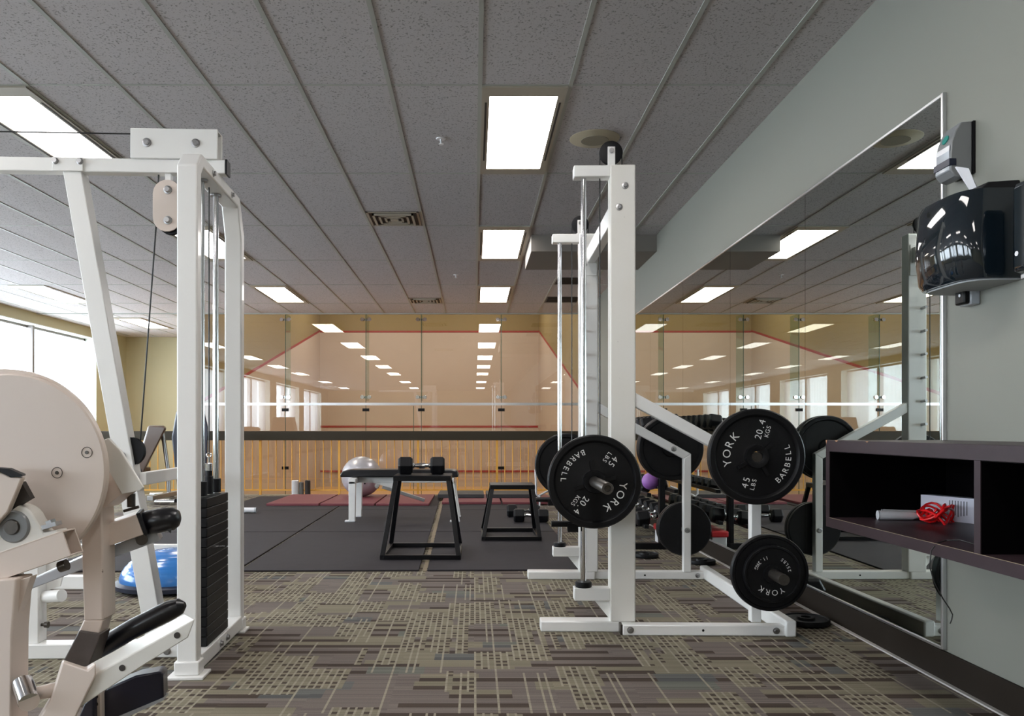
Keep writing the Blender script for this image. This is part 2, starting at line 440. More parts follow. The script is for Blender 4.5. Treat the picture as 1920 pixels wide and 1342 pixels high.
# ------------------------------------------------------------------ room shell
struct('floor', MB().box(XL - 0.4, XR + 0.1, YB, 11.86, -0.12, 0), M['carpet'])
struct('floor_side_corridor', MB().box(XL - 0.4, -4.5, 11.86, YF, -0.80, -0.69).box(-4.5, XR + 0.1, 11.86, YG + 0.01, -0.80, -0.69), M['courtfloor'])
struct('trim_1', MB().box(XL, XR, 11.86, 11.9, -0.69, 0.0), M['olive'])
cb = MB().box(XL - 0.4, XR + 0.1, YB, YG - 0.02, CEIL, CEIL + 0.1).box(XL - 0.4, -4.56, YG - 0.02, YF + 0.1, CEIL, CEIL + 0.1)
ceiling = struct('ceiling', cb, M['tile'])
g = MB(); GX0, GL, GW, GY0 = 0.033, 1.528, 0.508, 4.44
k = -15
while GX0 + k*GW < XR:
    x = GX0 + k*GW
    if x > XL: g.box(x - 0.012, x + 0.012, YB, YG - 0.03 if x > -4.56 else YF, CEIL - 0.004, CEIL + 0.001)
    k += 1
n = -12
while GY0 + n*GL < YF:
    y = GY0 + n*GL
    if y > YB: g.box(XL, XR if y < YG else -4.6, y - 0.007, y + 0.007, CEIL - 0.003, CEIL + 0.001)
    n += 1
g.box(XL, XR, YG - 0.05, YG - 0.03, CEIL - 0.02, CEIL + 0.001)
obj('ceiling_grid', g, M['grid'], ceiling, smooth=0)
struct('wall_right', MB().box(XR, XR + 0.15, YB, YG, 0, CEIL), M['wallgreen'])
struct('wall_front', MB().box(XL - 0.4, XR + 0.2, YB - 0.15, YB, 0, CEIL), M['olive'])
struct('wall_back', MB().box(XL - 0.4, -4.60, YF, YF + 0.15, -0.7, CEIL), M['olive'])
# left wall: solid below the sills, piers and a head band; deep pale reveals
lw = MB().box(XL - 0.4, XL, YB, YF, -0.7, 0.75).box(XL - 0.4, XL, YB, YF, 2.725, CEIL)
edges = [YB] + [e for b in BAYS for e in b] + [YF]
for i in range(0, len(edges), 2): lw.box(XL - 0.4, XL, edges[i], edges[i+1], 0.75, 2.725)
struct('wall_left', lw, M['olive'])
for i, (a, b) in enumerate(BAYS):
    fr = MB(); X = XL - 0.27
    for (p, q) in ((a, a+0.05), (b-0.05, b), ((a+b)/2-0.03, (a+b)/2+0.03)): fr.box(X, X+(0.15 if p > a and q < b else 0.06), p, q, 0.75, 2.725)
    fr.box(X, X+0.06, a, b, 0.75, 0.80).box(X, X+0.06, a, b, 2.675, 2.725)
    w = struct('window_%d' % (i+1), fr, M['mullion'])
    obj('pane', MB().box(X+0.02, X+0.03, a+0.05, b-0.05, 0.8, 2.675), M['glass'], w, smooth=0)
    rv = MB().box(XL-0.27, XL+0.001, a-0.002, a+0.012, 0.75, 2.725).box(XL-0.27, XL+0.001, b-0.012, b+0.002, 0.75, 2.725).box(XL-0.27, XL+0.001, a, b, 2.713, 2.727)
    obj('window_reveal', rv, M['reveal'], w, smooth=0)
    obj('window_sill', MB().box(XL-0.27, XL+0.03, a, b, 0.735, 0.765), M['reveal'], w, smooth=0)
    bl = MB(); nn = 44
    for half in ((a+0.06, (a+b)/2-0.03), ((a+b)/2+0.03, b-0.06)):
        st = (half[1]-half[0])/nn; vs = []; fs = []
        for j in range(nn+1):
            yy = half[0] + j*st; xx = X + 0.11 + 0.012*math.sin(j*1.3) + 0.008*math.sin(j*2.9+i)
            vs += [(xx, yy, 0.80), (xx, yy, 2.66)]
            if j: fs.append((2*j-2, 2*j, 2*j+1, 2*j-1))
        bl.add(vs, fs)
    obj('sheer_blind', bl, M['blind'], w, smooth=60)
# squash court
struct('floor_court', MB().box(-4.6, 2.0, YG, 23.3, -0.80, -0.69), M['courtfloor'])
def wallz(y): return 3.84 - (23.2 - y) * 0.241
for nm, xa, xb, xi in (('left', -4.60, -4.515, 1), ('right', 1.89, 1.97, -1)):
    za, zb = wallz(YG), wallz(23.2)
    lo = MB().add([(x, y, z) for x in (xa, xb) for (y, z) in ((YG, -0.69), (23.2, -0.69), (23.2, zb), (YG, za))],
                  [(0,1,2,3), (7,6,5,4), (0,4,5,1), (1,5,6,2), (2,6,7,3), (3,7,4,0)])
    wl = struct('wall_court_%s' % nm, lo, M['plaster'])
    up = MB().add([(x, y, z) for x in (xa, xb) for (y, z) in ((YG, za), (23.2, zb), (23.2, 5.6), (YG, 5.6))],
                  [(0,1,2,3), (7,6,5,4), (0,4,5,1), (1,5,6,2), (2,6,7,3), (3,7,4,0)])
    obj('upper_wall', up, M['courtolive'], wl, smooth=0)
    x0 = xb - 0.002 if xi > 0 else xa + 0.002
    rl = MB().add([(x0 + xi*dx, y, z + dz) for dx in (0, 0.006) for (y, z, dz) in ((YG, za, 0), (23.2, zb, 0), (23.2, zb, 0.06), (YG, za, 0.06))],
                  [(0,1,2,3), (7,6,5,4), (0,4,5,1), (1,5,6,2), (2,6,7,3), (3,7,4,0)])
    obj('out_line', rl, M['redline'], wl, smooth=0)
wf = struct('wall_court_front', MB().box(-4.515, 1.89, 23.2, 23.3, -0.69, 3.84), M['plaster'])
obj('upper_wall', MB().box(-4.515, 1.89, 23.2, 23.3, 3.84, 5.6), M['courtolive'], wf, smooth=0)
obj('out_line', MB().box(-4.515, 1.89, 23.19, 23.203, 3.82, 3.87), M['redline'], wf, smooth=0)
obj('service_line', MB().box(-4.5, 1.87, 23.19, 23.203, 1.035, 1.095), M['redline'], wf, smooth=0)
obj('tin_line', MB().box(-4.5, 1.87, 23.17, 23.203, -0.27, -0.215), M['redline'], wf, smooth=0)
struct('ceiling_court', MB().box(-4.6, 2.0, YG, 23.3, 5.6, 5.7), M['reveal'])
struct('wall_court_over_glass', MB().box(-4.6, 2.0, YG - 0.02, YG + 0.1, CEIL, 5.6), M['reveal'])
# glass wall of the court: five bays
GXS = [-4.515, -3.137, -1.799, -0.877, 0.452, 1.89]
ZR = 1.405
for i in range(5):
    a, b = GXS[i] + 0.004, GXS[i+1] - 0.004
    w = struct('window_%d' % (7+i), MB().box(a, b, YG, YG+0.012, ZR+0.01, CEIL), M['glass'])
    obj('lower_pane', MB().box(a, b, YG, YG+0.012, -0.69, ZR-0.03), M['glass'], w, smooth=0)
    obj('glass_joint', MB().box(b, b+0.008, YG-0.001, YG+0.013, -0.69, CEIL), M['edge'], w, smooth=0)
struct('trim_2', MB().box(-4.515, 1.89, YG-0.02, YG+0.03, ZR-0.03, ZR+0.012), M['alu'])
struct('trim_3', MB().box(-4.56, -4.50, YG-0.03, YG+0.05, -0.69, CEIL), M['darkrail'])
door = struct('door_1', MB().box(-1.010, -1.002, YG-0.002, YG+0.014, -0.69, ZR-0.04), M['edge'])
for i, gx in enumerate(GXS[1:5]):
    fin = struct('trim_%d' % (4+i), MB().box(gx-0.007, gx+0.007, YG+0.013, YG+0.36, 1.46, CEIL), M['fin'])
    dm = MB()
    for z in (2.80, 1.51):
        for dx in (-0.06, 0.06):
            dm.lathe([(0, -0.02), (0.03, -0.02), (0.034, -0.012), (0.034, 0.0), (0, 0.0)], (gx+dx, YG-0.002, z), 'Y', 16)
        dm.box(gx-0.085, gx+0.085, YG+0.014, YG+0.03, z-0.02, z+0.02)
    obj('patch_fitting', dm, M['chrome'], fin)
    cl = MB()
    for z in (1.30, 0.335):
        cl.box(gx-0.055, gx+0.055, YG-0.02, YG+0.02, z-0.024, z+0.024)
    obj('clip', cl, M['black'], fin)
# skirting on the mirror wall
struct('baseboard_right', MB().box(XR - 0.012, XR, YB, 11.8, 0.0, 0.118), M['base'], bevel=0.003)
struct('trim_8', MB().box(XR - 0.030, XR - 0.012, 1.0, 11.8, 0.0, 0.006), M['whiteline'])
struct('baseboard_left', MB().box(XL, XL + 0.012, YB, 11.8, 0.0, 0.10), M['base'])
# ceiling bulkhead over the far end of the rack
struct('trim_9', MB().box(0.565, XR, 7.85, 8.75, 2.735, CEIL), mat('dull_beige_bulkhead', (0.20, 0.18, 0.16, 1), 0.7))

# ------------------------------------------------------------------ mirrors
mz0, mz1, m0, mw = 0.133, 2.246, 3.044, 1.262
which = ['nearest tall wall mirror panel beside the paper towel dispenser', 'second wall mirror panel from the paper towel dispenser',
         'third wall mirror panel from the towel dispenser, behind the big upright plates', 'fourth wall mirror panel, behind the dumbbell rack',
         'fifth wall mirror panel, just right of the tall white rack post', 'last wall mirror panel nearest the glass court wall']
for i in range(6):
    ya = m0 + i*mw
    obj('wall_mirror', MB().box(XR-0.010, XR-0.002, ya+0.0015, ya+mw-0.0015, mz0, mz1), M['mirror'], smooth=0,
        label=which[i], cat='mirror', group='mirror panels along the right wall', org=(XR, ya + mw/2, mz0))
jm = MB().box(XR-0.016, XR, m0-0.012, m0+0.002, mz0-0.01, mz1+0.012)
jm.box(XR-0.014, XR, m0, m0+6*mw, mz1, mz1+0.012).box(XR-0.016, XR, m0, m0+6*mw, mz0-0.012, mz0)
struct('trim_10', jm, M['alu'], bevel=0.002)

# ------------------------------------------------------------------ ceiling fittings
def make_light(x, y, warm, label, group):
    t = thing('ceiling_light', (x, y, CEIL), label, 'ceiling light', group)
    hx, hy = GW/2 - 0.012, GL/2 - 0.01; lx, ly = 0.197, 0.635
    f = MB()
    for (a, b, c, d) in ((-hx, hx, -hy, -ly), (-hx, hx, ly, hy), (-hx, -lx, -ly, ly), (lx, hx, -ly, ly)):
        f.box(x+a, x+b, y+c, y+d, CEIL-0.012, CEIL+0.001)
    obj('frame', f, M['frame'], t, smooth=0)
    obj('diffuser', MB().box(x-lx, x+lx, y-ly, y+ly, CEIL-0.007, CEIL+0.001), M['lampwarm' if warm else 'lamp'], t, smooth=0)
    s = MB()
    for sx in (-1, 1): s.box(x+sx*0.218-0.006, x+sx*0.218+0.006, y-0.55, y+0.45, CEIL-0.0135, CEIL-0.010)
    obj('air_slot', s, M['ventdark'], t, smooth=0)
    return t
XC = [GX0 + GW/2, GX0 - 5.5*GW, -5.98]
vis = {(0,0): 'large bright ceiling light panel directly left of the round ceiling speaker', (0,2): 'ceiling light panel just left of the boxed bulkhead, second in the middle row',
       (0,4): 'farthest ceiling light panel of the middle row, near the glass wall', (1,0): 'large ceiling light panel at the upper left above the white top beam',
       (1,2): 'ceiling light panel seen between the two white posts of the cable machine', (1,4): 'ceiling light panel just right of the cable machine, near the glass wall',
       (2,4): 'ceiling light panel near the left windows, left of the slanted post', (2,6): 'ceiling light panel beyond the thin cable, nearest the olive end wall'}
for c in range(3):
    for nrow in (-10, -7, -4, -2, 0, 2, 4, 6):
        if nrow == 6 and c < 2: continue
        lab = vis.get((c, nrow), 'ceiling light panel reflected small in the glass court wall')
        make_light(XC[c], GY0 + nrow*GL + GL/2, (c, nrow) in ((1,4),) , lab, 'recessed ceiling light panels')
def diffuser(cx_, cy_, label):
    t = thing('air_diffuser', (cx_, cy_, CEIL), label, 'air vent', 'square air diffusers')
    h = 0.235
    obj('back_plate', MB().box(cx_-h, cx_+h, cy_-h, cy_+h, CEIL-0.003, CEIL+0.001), M['ventdark'], t, smooth=0)
    for s_ in (0.235, 0.185, 0.135, 0.085):
        r = MB(); w_ = 0.02; z0, z1 = CEIL-0.022+ (0.235-s_)*0.03, CEIL-0.002
        for (a, b, c, d) in ((-s_, s_, -s_, -s_+w_), (-s_, s_, s_-w_, s_), (-s_, -s_+w_, -s_, s_), (s_-w_, s_, -s_, s_)):
            r.box(cx_+a, cx_+b, cy_+c, cy_+d, z0 if s_ < .2 else CEIL-0.008, z1)
        obj('vane', r, M['frame'], t, smooth=0)
    obj('centre_plate', MB().box(cx_-0.035, cx_+0.035, cy_-0.035, cy_+0.035, CEIL-0.018, CEIL-0.002), M['frame'], t, smooth=0)
diffuser(GX0-1.5*GW, 7.25, 'square louvred air diffuser in the ceiling left of the middle light row, nearer one')
diffuser(GX0-1.5*GW, 11.83, 'small far square air diffuser in the ceiling above the glass wall')
t = thing('ceiling_speaker', (0.80, 5.26, CEIL), 'round beige ceiling speaker above the white rack pulley', 'speaker')
obj('rim', MB().lathe([(0.0, -0.012), (0.095, -0.014), (0.10, -0.012), (0.15, -0.010), (0.165, -0.003), (0.165, 0.001), (0, 0.001)], (0.80, 5.26, CEIL), 'Z', 48), M['speaker'], t)
obj('grille', MB().lathe([(0, -0.016), (0.09, -0.016), (0.094, -0.012), (0, -0.012)], (0.80, 5.26, CEIL), 'Z', 40), M['speakerdark'], t)
for (sx, sy, lb) in ((-0.22, 5.26, 'white ceiling sprinkler left of the large light panel'), (-0.226, 9.87, 'small far white ceiling sprinkler near the glass wall')):
    t = thing('sprinkler', (sx, sy, CEIL), lb, 'sprinkler', 'ceiling sprinklers')
    obj('escutcheon', MB().lathe([(0, -0.006), (0.03, -0.005), (0.035, 0.001), (0, 0.001)], (sx, sy, CEIL), 'Z', 24), M['plasticwhite'], t)
    obj('nozzle', MB().lathe([(0, -0.04), (0.016, -0.04), (0.016, -0.036), (0.006, -0.034), (0.008, -0.005), (0, -0.005)], (sx, sy, CEIL), 'Z', 16), M['plasticwhite'], t)
for (a, b, c, d, lb) in ((1.06, 1.55, 10.05, 10.5, 'dark ceiling vent behind the rack posts, nearer of two'), (1.06, 1.55, 11.5, 12.0, 'dark ceiling vent behind the rack posts, farther of two')):
    t = thing('ceiling_vent', ((a+b)/2, (c+d)/2, CEIL), lb, 'air vent')
    obj('grille', MB().box(a, b, c, d, CEIL-0.006, CEIL+0.001), M['ventdark'], t, smooth=0)
    s = MB()
    for q in range(6): s.box(a+0.02, b-0.02, c+0.03+q*0.07, c+0.04+q*0.07, CEIL-0.012, CEIL-0.006)
    obj('slat', s, M['base'], t, smooth=0)

# ------------------------------------------------------------------ guard rail in front of the glass wall
YR = 11.80
t = thing('guard_rail', (-2.7, YR, 0), 'long guard rail with dark top board and yellow bars before the glass wall', 'railing')
obj('top_board', MB().box(XL+0.01, XR-0.02, YR-0.04, YR+0.04, 0.812, 0.948), M['darkrail'], t, bevel=0.006)
obj('bottom_bar', MB().box(XL+0.02, XR-0.02, YR-0.01, YR+0.01, 0.062, 0.082), M['yellow'], t, smooth=0)
xx = -7.18; q = 0
while xx < XR - 0.05:
    if q % 10 == 4: obj('post', MB().box(xx-0.016, xx+0.016, YR-0.016, YR+0.016, 0.0, 0.815), M['yellow'], t, smooth=0)
    else: obj('baluster', MB().cyl((xx, YR, 0.07), (xx, YR, 0.815), 0.0075, n=8), M['yellow'], t)
    xx += 0.1175; q += 1

# ------------------------------------------------------------------ floor mats
MYAW = R(1.0)
def floor_mat(x0, x1, y0, y1, label, m='floormat', z0=0.0, th=0.012, name='rubber_floor_mat', cat='mat', group='black rubber floor mats', yaw=MYAW):
    c = Vector(((x0+x1)/2, (y0+y1)/2, 0))
    o = obj(name, MB().box(x0+0.006, x1-0.006, y0+0.006, y1-0.006, z0, z0+th), M[m], bevel=0.004, label=label, cat=cat, group=group, org=(c.x, c.y, z0))
    p = c - Vector((-0.35, 5.4, 0)); rot = Matrix.Rotation(yaw, 3, 'Z') @ p
    o.location = (rot.x - 0.35, rot.y + 5.4, z0); o.rotation_euler = (0, 0, yaw); return o
cols = [(-3.0, -1.615, 'left'), (-1.605, -0.37, 'middle'), (-0.325, 0.80, 'right')]
rows = [(5.40, 7.44, 'front'), (7.455, 9.48, 'second'), (9.49, 11.5, 'last')]
for (xa, xb, cn) in cols:
    for (ya, yb, rn) in rows:
        floor_mat(xa, xb, ya, yb, 'black rubber floor mat in the %s column, %s row from the carpet edge' % (cn, rn))
tp = obj('floor_tape', MB().box(-0.35, -0.325, 5.41, 7.2, 0.0005, 0.003).box(-0.355, -0.325, 7.2, 11.0, 0.0005, 0.003), M['tan'], label='tan tape strip showing in the gap between rubber mats', cat='tape', smooth=0, org=(-0.35, 5.4, 0))
tp.rotation_euler = (0, 0, MYAW); tp.location = (-0.35, 5.4, 0)
for (xa, xb, ya, yb, lb) in ((-2.62, -1.95, 9.95, 11.4, 'maroon exercise mat farthest left, left of the silver ball'), (-1.94, -1.25, 9.95, 11.4, 'maroon exercise mat under the silver ball'),
                         (-1.24, -0.56, 9.95, 11.4, 'maroon exercise mat behind the tall step box legs'), (-0.42, 0.35, 10.15, 11.4, 'maroon exercise mat right of the tall step box'),
                         (0.36, 1.05, 10.15, 11.4, 'maroon exercise mat nearest the weight plates')):
    floor_mat(xa, xb, ya, yb, lb, 'maroon', 0.0125, 0.03, 'exercise_mat', 'mat', 'maroon exercise mats', 0)
for (xa, xb, lb) in ((-0.50, 0.14, 'thick black foam mat lying on the maroon mats, left one'), (0.16, 0.86, 'thick black foam mat lying on the maroon mats, right one')):
    floor_mat(xa, xb, 10.75, 11.45, lb, 'blackmat', 0.043, 0.05, 'foam_mat', 'mat', 'black foam mats', 0)

# ------------------------------------------------------------------ small reusable things
def hexhead(mb, x0, x1, r, c=(0,0,0)):
    """chamfered hexagonal head along X"""
    c = Vector(c); ch = min(0.22*r, 0.3*(x1-x0)); ring = []
    for (x, s_) in ((x0, 0.80), (x0+ch, 1.0), (x1-ch, 1.0), (x1, 0.80)):
        ring.append([c + Vector((x, r*s_*math.cos(R(30+60*k))*1.0, r*s_*math.sin(R(30+60*k)))) for k in range(6)])
    n = len(mb.v)
    for q in ring: mb.v += q
    for i in range(3):
        for k in range(6): mb.f.append((n+i*6+k, n+i*6+(k+1)%6, n+(i+1)*6+(k+1)%6, n+(i+1)*6+k))
    mb.f.append(tuple(n+k for k in range(6))); mb.f.append(tuple(n+18+k for k in range(6)))
def make_dumbbell(L, hl, r, label, group):
    """long axis X, resting on a hex flat at z=0"""
    t = thing('dumbbell', (0, 0, 0), label, 'dumbbell', group)
    zc = r * math.cos(R(30)) * 1.0 if False else r * math.sin(R(90))
    zc = r * 0.99
    for s_ in (-1, 1):
        m = MB(); a, b = sorted((s_*L/2, s_*(L/2-hl)))
        hexhead(m, a, b, r, (0, 0, 0))
        m.v = [Vector((v.x, v.z, v.y + r*0.866)) for v in m.v]   # flats up and down
        obj('head', m, M['rubber'], t, bevel=0.004, smooth=30)
    hw = L/2 - hl + 0.004; z = r*0.866
    obj('handle', MB().lathe([(0, -hw), (0.022, -hw), (0.022, -hw+0.012), (0.014, -hw+0.02), (0.0175, -hw*0.4), (0.0185, 0), (0.0175, hw*0.4), (0.014, hw-0.02), (0.022, hw-0.012), (0.022, hw), (0, hw)],
        (0, 0, z), 'X', 20), M['chrome'], t)
    return t
db = make_dumbbell(0.36, 0.112, 0.077, 'black hex dumbbell with chrome handle lying on the taller step box', 'loose hex dumbbells')
db.location = at(790, 889, 6.15) + Vector((0, 0.02, 0)); db.location.z = 0.622; db.rotation_euler = (0, 0, R(3))
b2 = dup(db, None, (0.59, 8.22, 0.0125), (0, 0, R(-2)), 'black hex dumbbell on the mat, nearer of the pair behind the lower step box')
b3 = dup(db, None, (0.54, 8.72, 0.0125), (0, 0, R(2)), 'black hex dumbbell on the mat, farther of the pair behind the lower step box')
b4 = dup(db, None, (1.71, 4.60, 0.0), (0, 0, R(88)), 'dark hex dumbbell on the carpet against the brown skirting', 'loose hex dumbbells')

FONT_CACHE = {}
def glyph_mesh(ch):
    if ch in FONT_CACHE: return FONT_CACHE[ch]
    cu = bpy.data.curves.new('g', 'FONT'); cu.body = ch; cu.size = 1.0; cu.resolution_u = 3; cu.extrude = 0.0; cu.align_x = 'CENTER'; cu.offset = 0.0
    o = bpy.data.objects.new('g', cu); COL.objects.link(o)
    dg = bpy.context.evaluated_depsgraph_get(); dg.update()
    me = bpy.data.meshes.new_from_object(o.evaluated_get(dg))
    d = ([v.co.copy() for v in me.vertices], [tuple(p.vertices) for p in me.polygons])
    bpy.data.objects.remove(o); bpy.data.curves.remove(cu); bpy.data.meshes.remove(me)
    FONT_CACHE[ch] = d; return d
def put_glyph(mb, ch, size, x, z, ang, y):
    """one letter in the XZ plane facing -Y; ang turns it counter-clockwise as seen from the camera"""
    vs, fs = glyph_mesh(ch); ca, sa = math.cos(ang), math.sin(ang)
    pts = []
    for v in vs:
        a, b = v.x*size, (v.y-0.35)*size
        pts.append((x + a*ca - b*sa, y, z + a*sa + b*ca))
    mb.add(pts, fs)
def arc_text(mb, s_, size, rad, centre_deg, y, outward=True, step=None):
    n = len(s_); step = step or size*0.86/rad
    for i, ch in enumerate(s_):
        o = (i - (n-1)/2) * step
        a = R(centre_deg) - o if outward else R(centre_deg) + o
        put_glyph(mb, ch, size, rad*math.cos(a), rad*math.sin(a), (a - math.pi/2) if outward else (a + math.pi/2), y)
def flat_text(mb, s_, size, cx_, cz, turn, y, adv=0.74):
    n = len(s_); ca, sa = math.cos(turn), math.sin(turn)
    for i, ch in enumerate(s_):
        o = (i-(n-1)/2)*size*adv*0.9
        x, z = cx_ + o, cz
        put_glyph(mb, ch, size, x*ca - z*sa, x*sa + z*ca, turn, y)
def make_plate(name_label, Rr, turn_deg, group, kind='45', th=0.045, text=True):
    """weight plate, axis along Y, front (-Y) carries the lettering; centred on the origin"""
    h = th/2
    if kind == '45':
        prof = [(0.025, -h), (0.034, -h-0.004), (0.050, -h-0.004), (0.053, -h+0.012), (0.060, -h+0.014), (Rr*0.83, -h+0.014), (Rr*0.855, -h+0.004), (Rr*0.88, -h), (Rr*0.97, -h), (Rr, -h+0.008),
                (Rr, h-0.008), (Rr*0.97, h), (Rr*0.88, h), (Rr*0.84, h-0.012), (0.06, h-0.012), (0.052, h), (0.025, h), (0.025, -h)]
    else:
        prof = [(0.025, -h-0.004), (0.040, -h-0.004), (0.043, -h+0.008), (Rr*0.90, -h+0.006), (Rr*0.925, -h), (Rr*0.985, -h), (Rr, -h+0.006),
                (Rr, h-0.006), (Rr*0.96, h), (0.025, h), (0.025, -h-0.004)]
    m = MB().lathe(prof, (0,0,0), 'Y', 72)
    if kind == '45':
        for a in (100, 200, 10):
            aa = R(a + turn_deg + 126)
            p0 = Vector((math.cos(aa), 0, math.sin(aa)))
            m.beam(p0*0.052 + Vector((0, -h+0.010, 0)), p0*0.098 + Vector((0, -h+0.010, 0)), 0.016, 0.012, (0,1,0))
    o = obj('weight_plate', m, M['iron'], label=name_label, cat='weight plate', group=group, smooth=32, org=(0,0,0))
    if text:
        tm = MB(); y = -h + 0.0125
        words = []
        def word(fn, *a):
            w = MB(); fn(w, *a); words.append(w)
        if kind == '45':
            word(arc_text, 'YORK', 0.050, Rr*0.62, 90 + turn_deg, y, True, R(18.5))
            word(arc_text, 'BARBELL', 0.036, Rr*0.66, 270 + turn_deg, y, False, R(10.8))
            T = R(turn_deg)
            word(flat_text, '45', 0.042, -Rr*0.58, 0.016, T, y); word(flat_text, 'LBS', 0.028, -Rr*0.58, -0.018, T, y)
            word(flat_text, '20.4', 0.042, Rr*0.57, 0.016, T, y, 0.60); word(flat_text, 'KGS', 0.028, Rr*0.57, -0.018, T, y)
        else:
            y = -h + 0.0065
            word(arc_text, 'YORK', 0.036, Rr*0.66, 90 + turn_deg, y, True, R(22))
            word(arc_text, '25LBS', 0.020, Rr*0.60, 90 + turn_deg + 128, y, False, R(11))
            word(arc_text, '11.3KG', 0.022, Rr*0.60, 90 + turn_deg - 132, y, False, R(10))
        for w in words: obj('lettering', w, M['letter'], o, smooth=0)
    return o

# ------------------------------------------------------------------ smith machine (tall white rack with barbell)
SX, SY = 0.71, 3.78
yaw = -R(1.25)
sm = thing('smith_machine', (SX, SY, 0), 'tall white guided barbell rack with chrome rods and storage pegs', 'weight machine', yaw=yaw)
DEP = 1.33       # distance between the near and the far frame
def rk(p):       # rack-local to world
    v = Matrix.Rotation(yaw, 3, 'Z') @ (Vector(p) - Vector((SX, SY, 0))); return v + Vector((SX, SY, 0))
UX0, UX1 = 0.650, 0.771
for k_ in (0, 1):
    y0 = SY + k_*DEP; s_ = 1 if k_ == 0 else -1
    wm = M['whiteworn'] if k_ == 0 else M['white']
    yi0, yi1 = y0, y0 + 0.08
    u = obj('upright', MB().box(UX0, UX1, yi0, yi1, 0.048, 2.233), wm, sm, bevel=0.006)
    bt = MB()
    for (px_, py_) in ((1172, 348), (1161, 388)):
        p = at(px_, py_, SY); yy = yi0 if k_ == 0 else yi0
        bt.lathe([(0, -0.010), (0.008, -0.010), (0.009, -0.004), (0.016, -0.003), (0.016, 0.001), (0, 0.001)], (p.x, yy, p.z), 'Y', 16)
    obj('bolt', bt, M['steel'], u)
    arm = obj('top_arm', MB().box(0.478, UX0+0.002, yi0+0.005, yi1-0.005, 2.178, 2.232), M['white'], sm, bevel=0.004)
    bA = obj('bottom_arm', MB().box(0.480, UX0+0.002, yi0+0.005, yi1-0.005, 0.147, 0.208), M['white'], sm, bevel=0.004)
    gy = (yi0+yi1)/2
    obj('gusset', MB().loft([(0.575, gy-0.004, 0.149), (0.652, gy-0.004, 0.149), (0.652, gy-0.004, 0.055)], [(0.575, gy+0.004, 0.149), (0.652, gy+0.004, 0.149), (0.652, gy+0.004, 0.055)]), M['white'], sm)
    obj('bumper', MB().lathe([(0, 0), (0.037, 0), (0.040, 0.004), (0.040, 0.022), (0.036, 0.027), (0, 0.027)], (0.527, gy, 0.208), 'Z', 28), M['rubber'], sm)
    obj('guide_rod', MB().cyl((0.527, gy, 0.23), (0.527, gy, 2.18), 0.0135, n=24), M['chrome'], sm)
    # pulley over the arm
    pz = 2.300; pcx = at(1145, 283, SY+0.04).x
    pm = MB().lathe([(0, -0.013), (0.046, -0.013), (0.056, -0.010), (0.050, -0.002), (0.050, 0.002), (0.056, 0.010), (0.046, 0.013), (0, 0.013)], (pcx, gy, pz), 'Y', 36)
    obj('pulley', pm, M['rubber'], sm)
    bk = MB()
    for q in (-1, 1): bk.box(pcx-0.018, pcx+0.018, gy+q*0.019-0.003, gy+q*0.019+0.003, 2.230, 2.325)
    br = obj('pulley_bracket', bk, M['white'], sm, bevel=0.002)
    obj('bolt', MB().cyl((pcx, gy-0.032, pz+0.005), (pcx, gy+0.032, pz+0.005), 0.011, n=12), M['steel'], br)
    cab = [(pcx-0.053, gy, 0.80), (pcx-0.053, gy, pz)] + [(pcx-0.053*math.cos(R(a)), gy, pz+0.053*math.sin(R(a))) for a in range(15, 181, 15)] + [(pcx+0.053, gy, 2.235)]
    obj('cable', MB().tube(cab, 0.0032, 8), M['cable'], sm)
    # base rails
    obj('front_foot', MB().box(0.318, UX1-0.02, yi0-0.0, yi0+0.095, 0.0, 0.050), M['white'], sm, bevel=0.006)
    xr1 = 1.455
    rr = obj('cross_rail', MB().box(0.700, xr1, y0-0.06 if k_ == 0 else y0+0.02, y0+0.0 if k_ == 0 else y0+0.09, 0.0, 0.050), M['white'], sm, bevel=0.005)
    bb = MB()
    yb = (y0-0.06) if k_ == 0 else (y0+0.02)
    for bx in (0.735, 1.415): bb.lathe([(0, -0.010), (0.009, -0.010), (0.010, -0.003), (0.016, -0.002), (0.016, 0.001), (0, 0.001)], (bx, yb, 0.026), 'Y', 14)
    obj('bolt', bb, M['steel'], rr)
    obj('hole', MB().cyl((1.075, yb-0.0006, 0.026), (1.075, yb+0.002, 0.026), 0.006, n=12), M['black'], rr)
    # slanted arm and rear post that carry the storage pegs
    ay0 = y0 + 0.01; ay1 = y0 + 0.06
    A = at(1150, 705, SY); B = at(1427, 866, SY); wv = 0.062
    obj('slanted_arm', MB().loft([(UX1-0.01, ay0, 1.150), (1.370, ay0, 0.812), (1.322, ay0, 0.780), (UX1-0.01, ay0, 1.082)], [(UX1-0.01, ay1, 1.150), (1.370, ay1, 0.812), (1.322, ay1, 0.780), (UX1-0.01, ay1, 1.082)]), M['white'], sm, bevel=0.004)
    obj('rear_post', MB().loft([(1.322, ay0, 0.048), (1.370, ay0, 0.048), (1.370, ay0, 0.812), (1.322, ay0, 0.78)], [(1.322, ay1, 0.048), (1.370, ay1, 0.048), (1.370, ay1, 0.812), (1.322, ay1, 0.78)]), M['white'], sm, bevel=0.004)
    for (px_, pz_) in ((1.258, 0.843), (1.345, 0.318)):
        if k_ == 0: ya, yb2 = ay0 - 0.27 if pz_ > .5 else ay0 - 0.36, ay0 + 0.0
        else: ya, yb2 = ay1, ay1 + 0.27
        pg = obj('storage_peg', MB().cyl((px_, ya, pz_), (px_, yb2+0.001, pz_), 0.024, n=28), M['darksteel'] if k_ == 0 else M['steel'], sm)
        yb3 = ay1 if k_ == 0 else ay0
        obj('bolt', MB().lathe([(0, -0.008), (0.011, -0.008), (0.012, -0.003), (0.018, -0.002), (0.018, 0.002), (0, 0.002)], (px_, yb3 if k_ else yb3, pz_), 'Y', 14), M['steel'], pg)
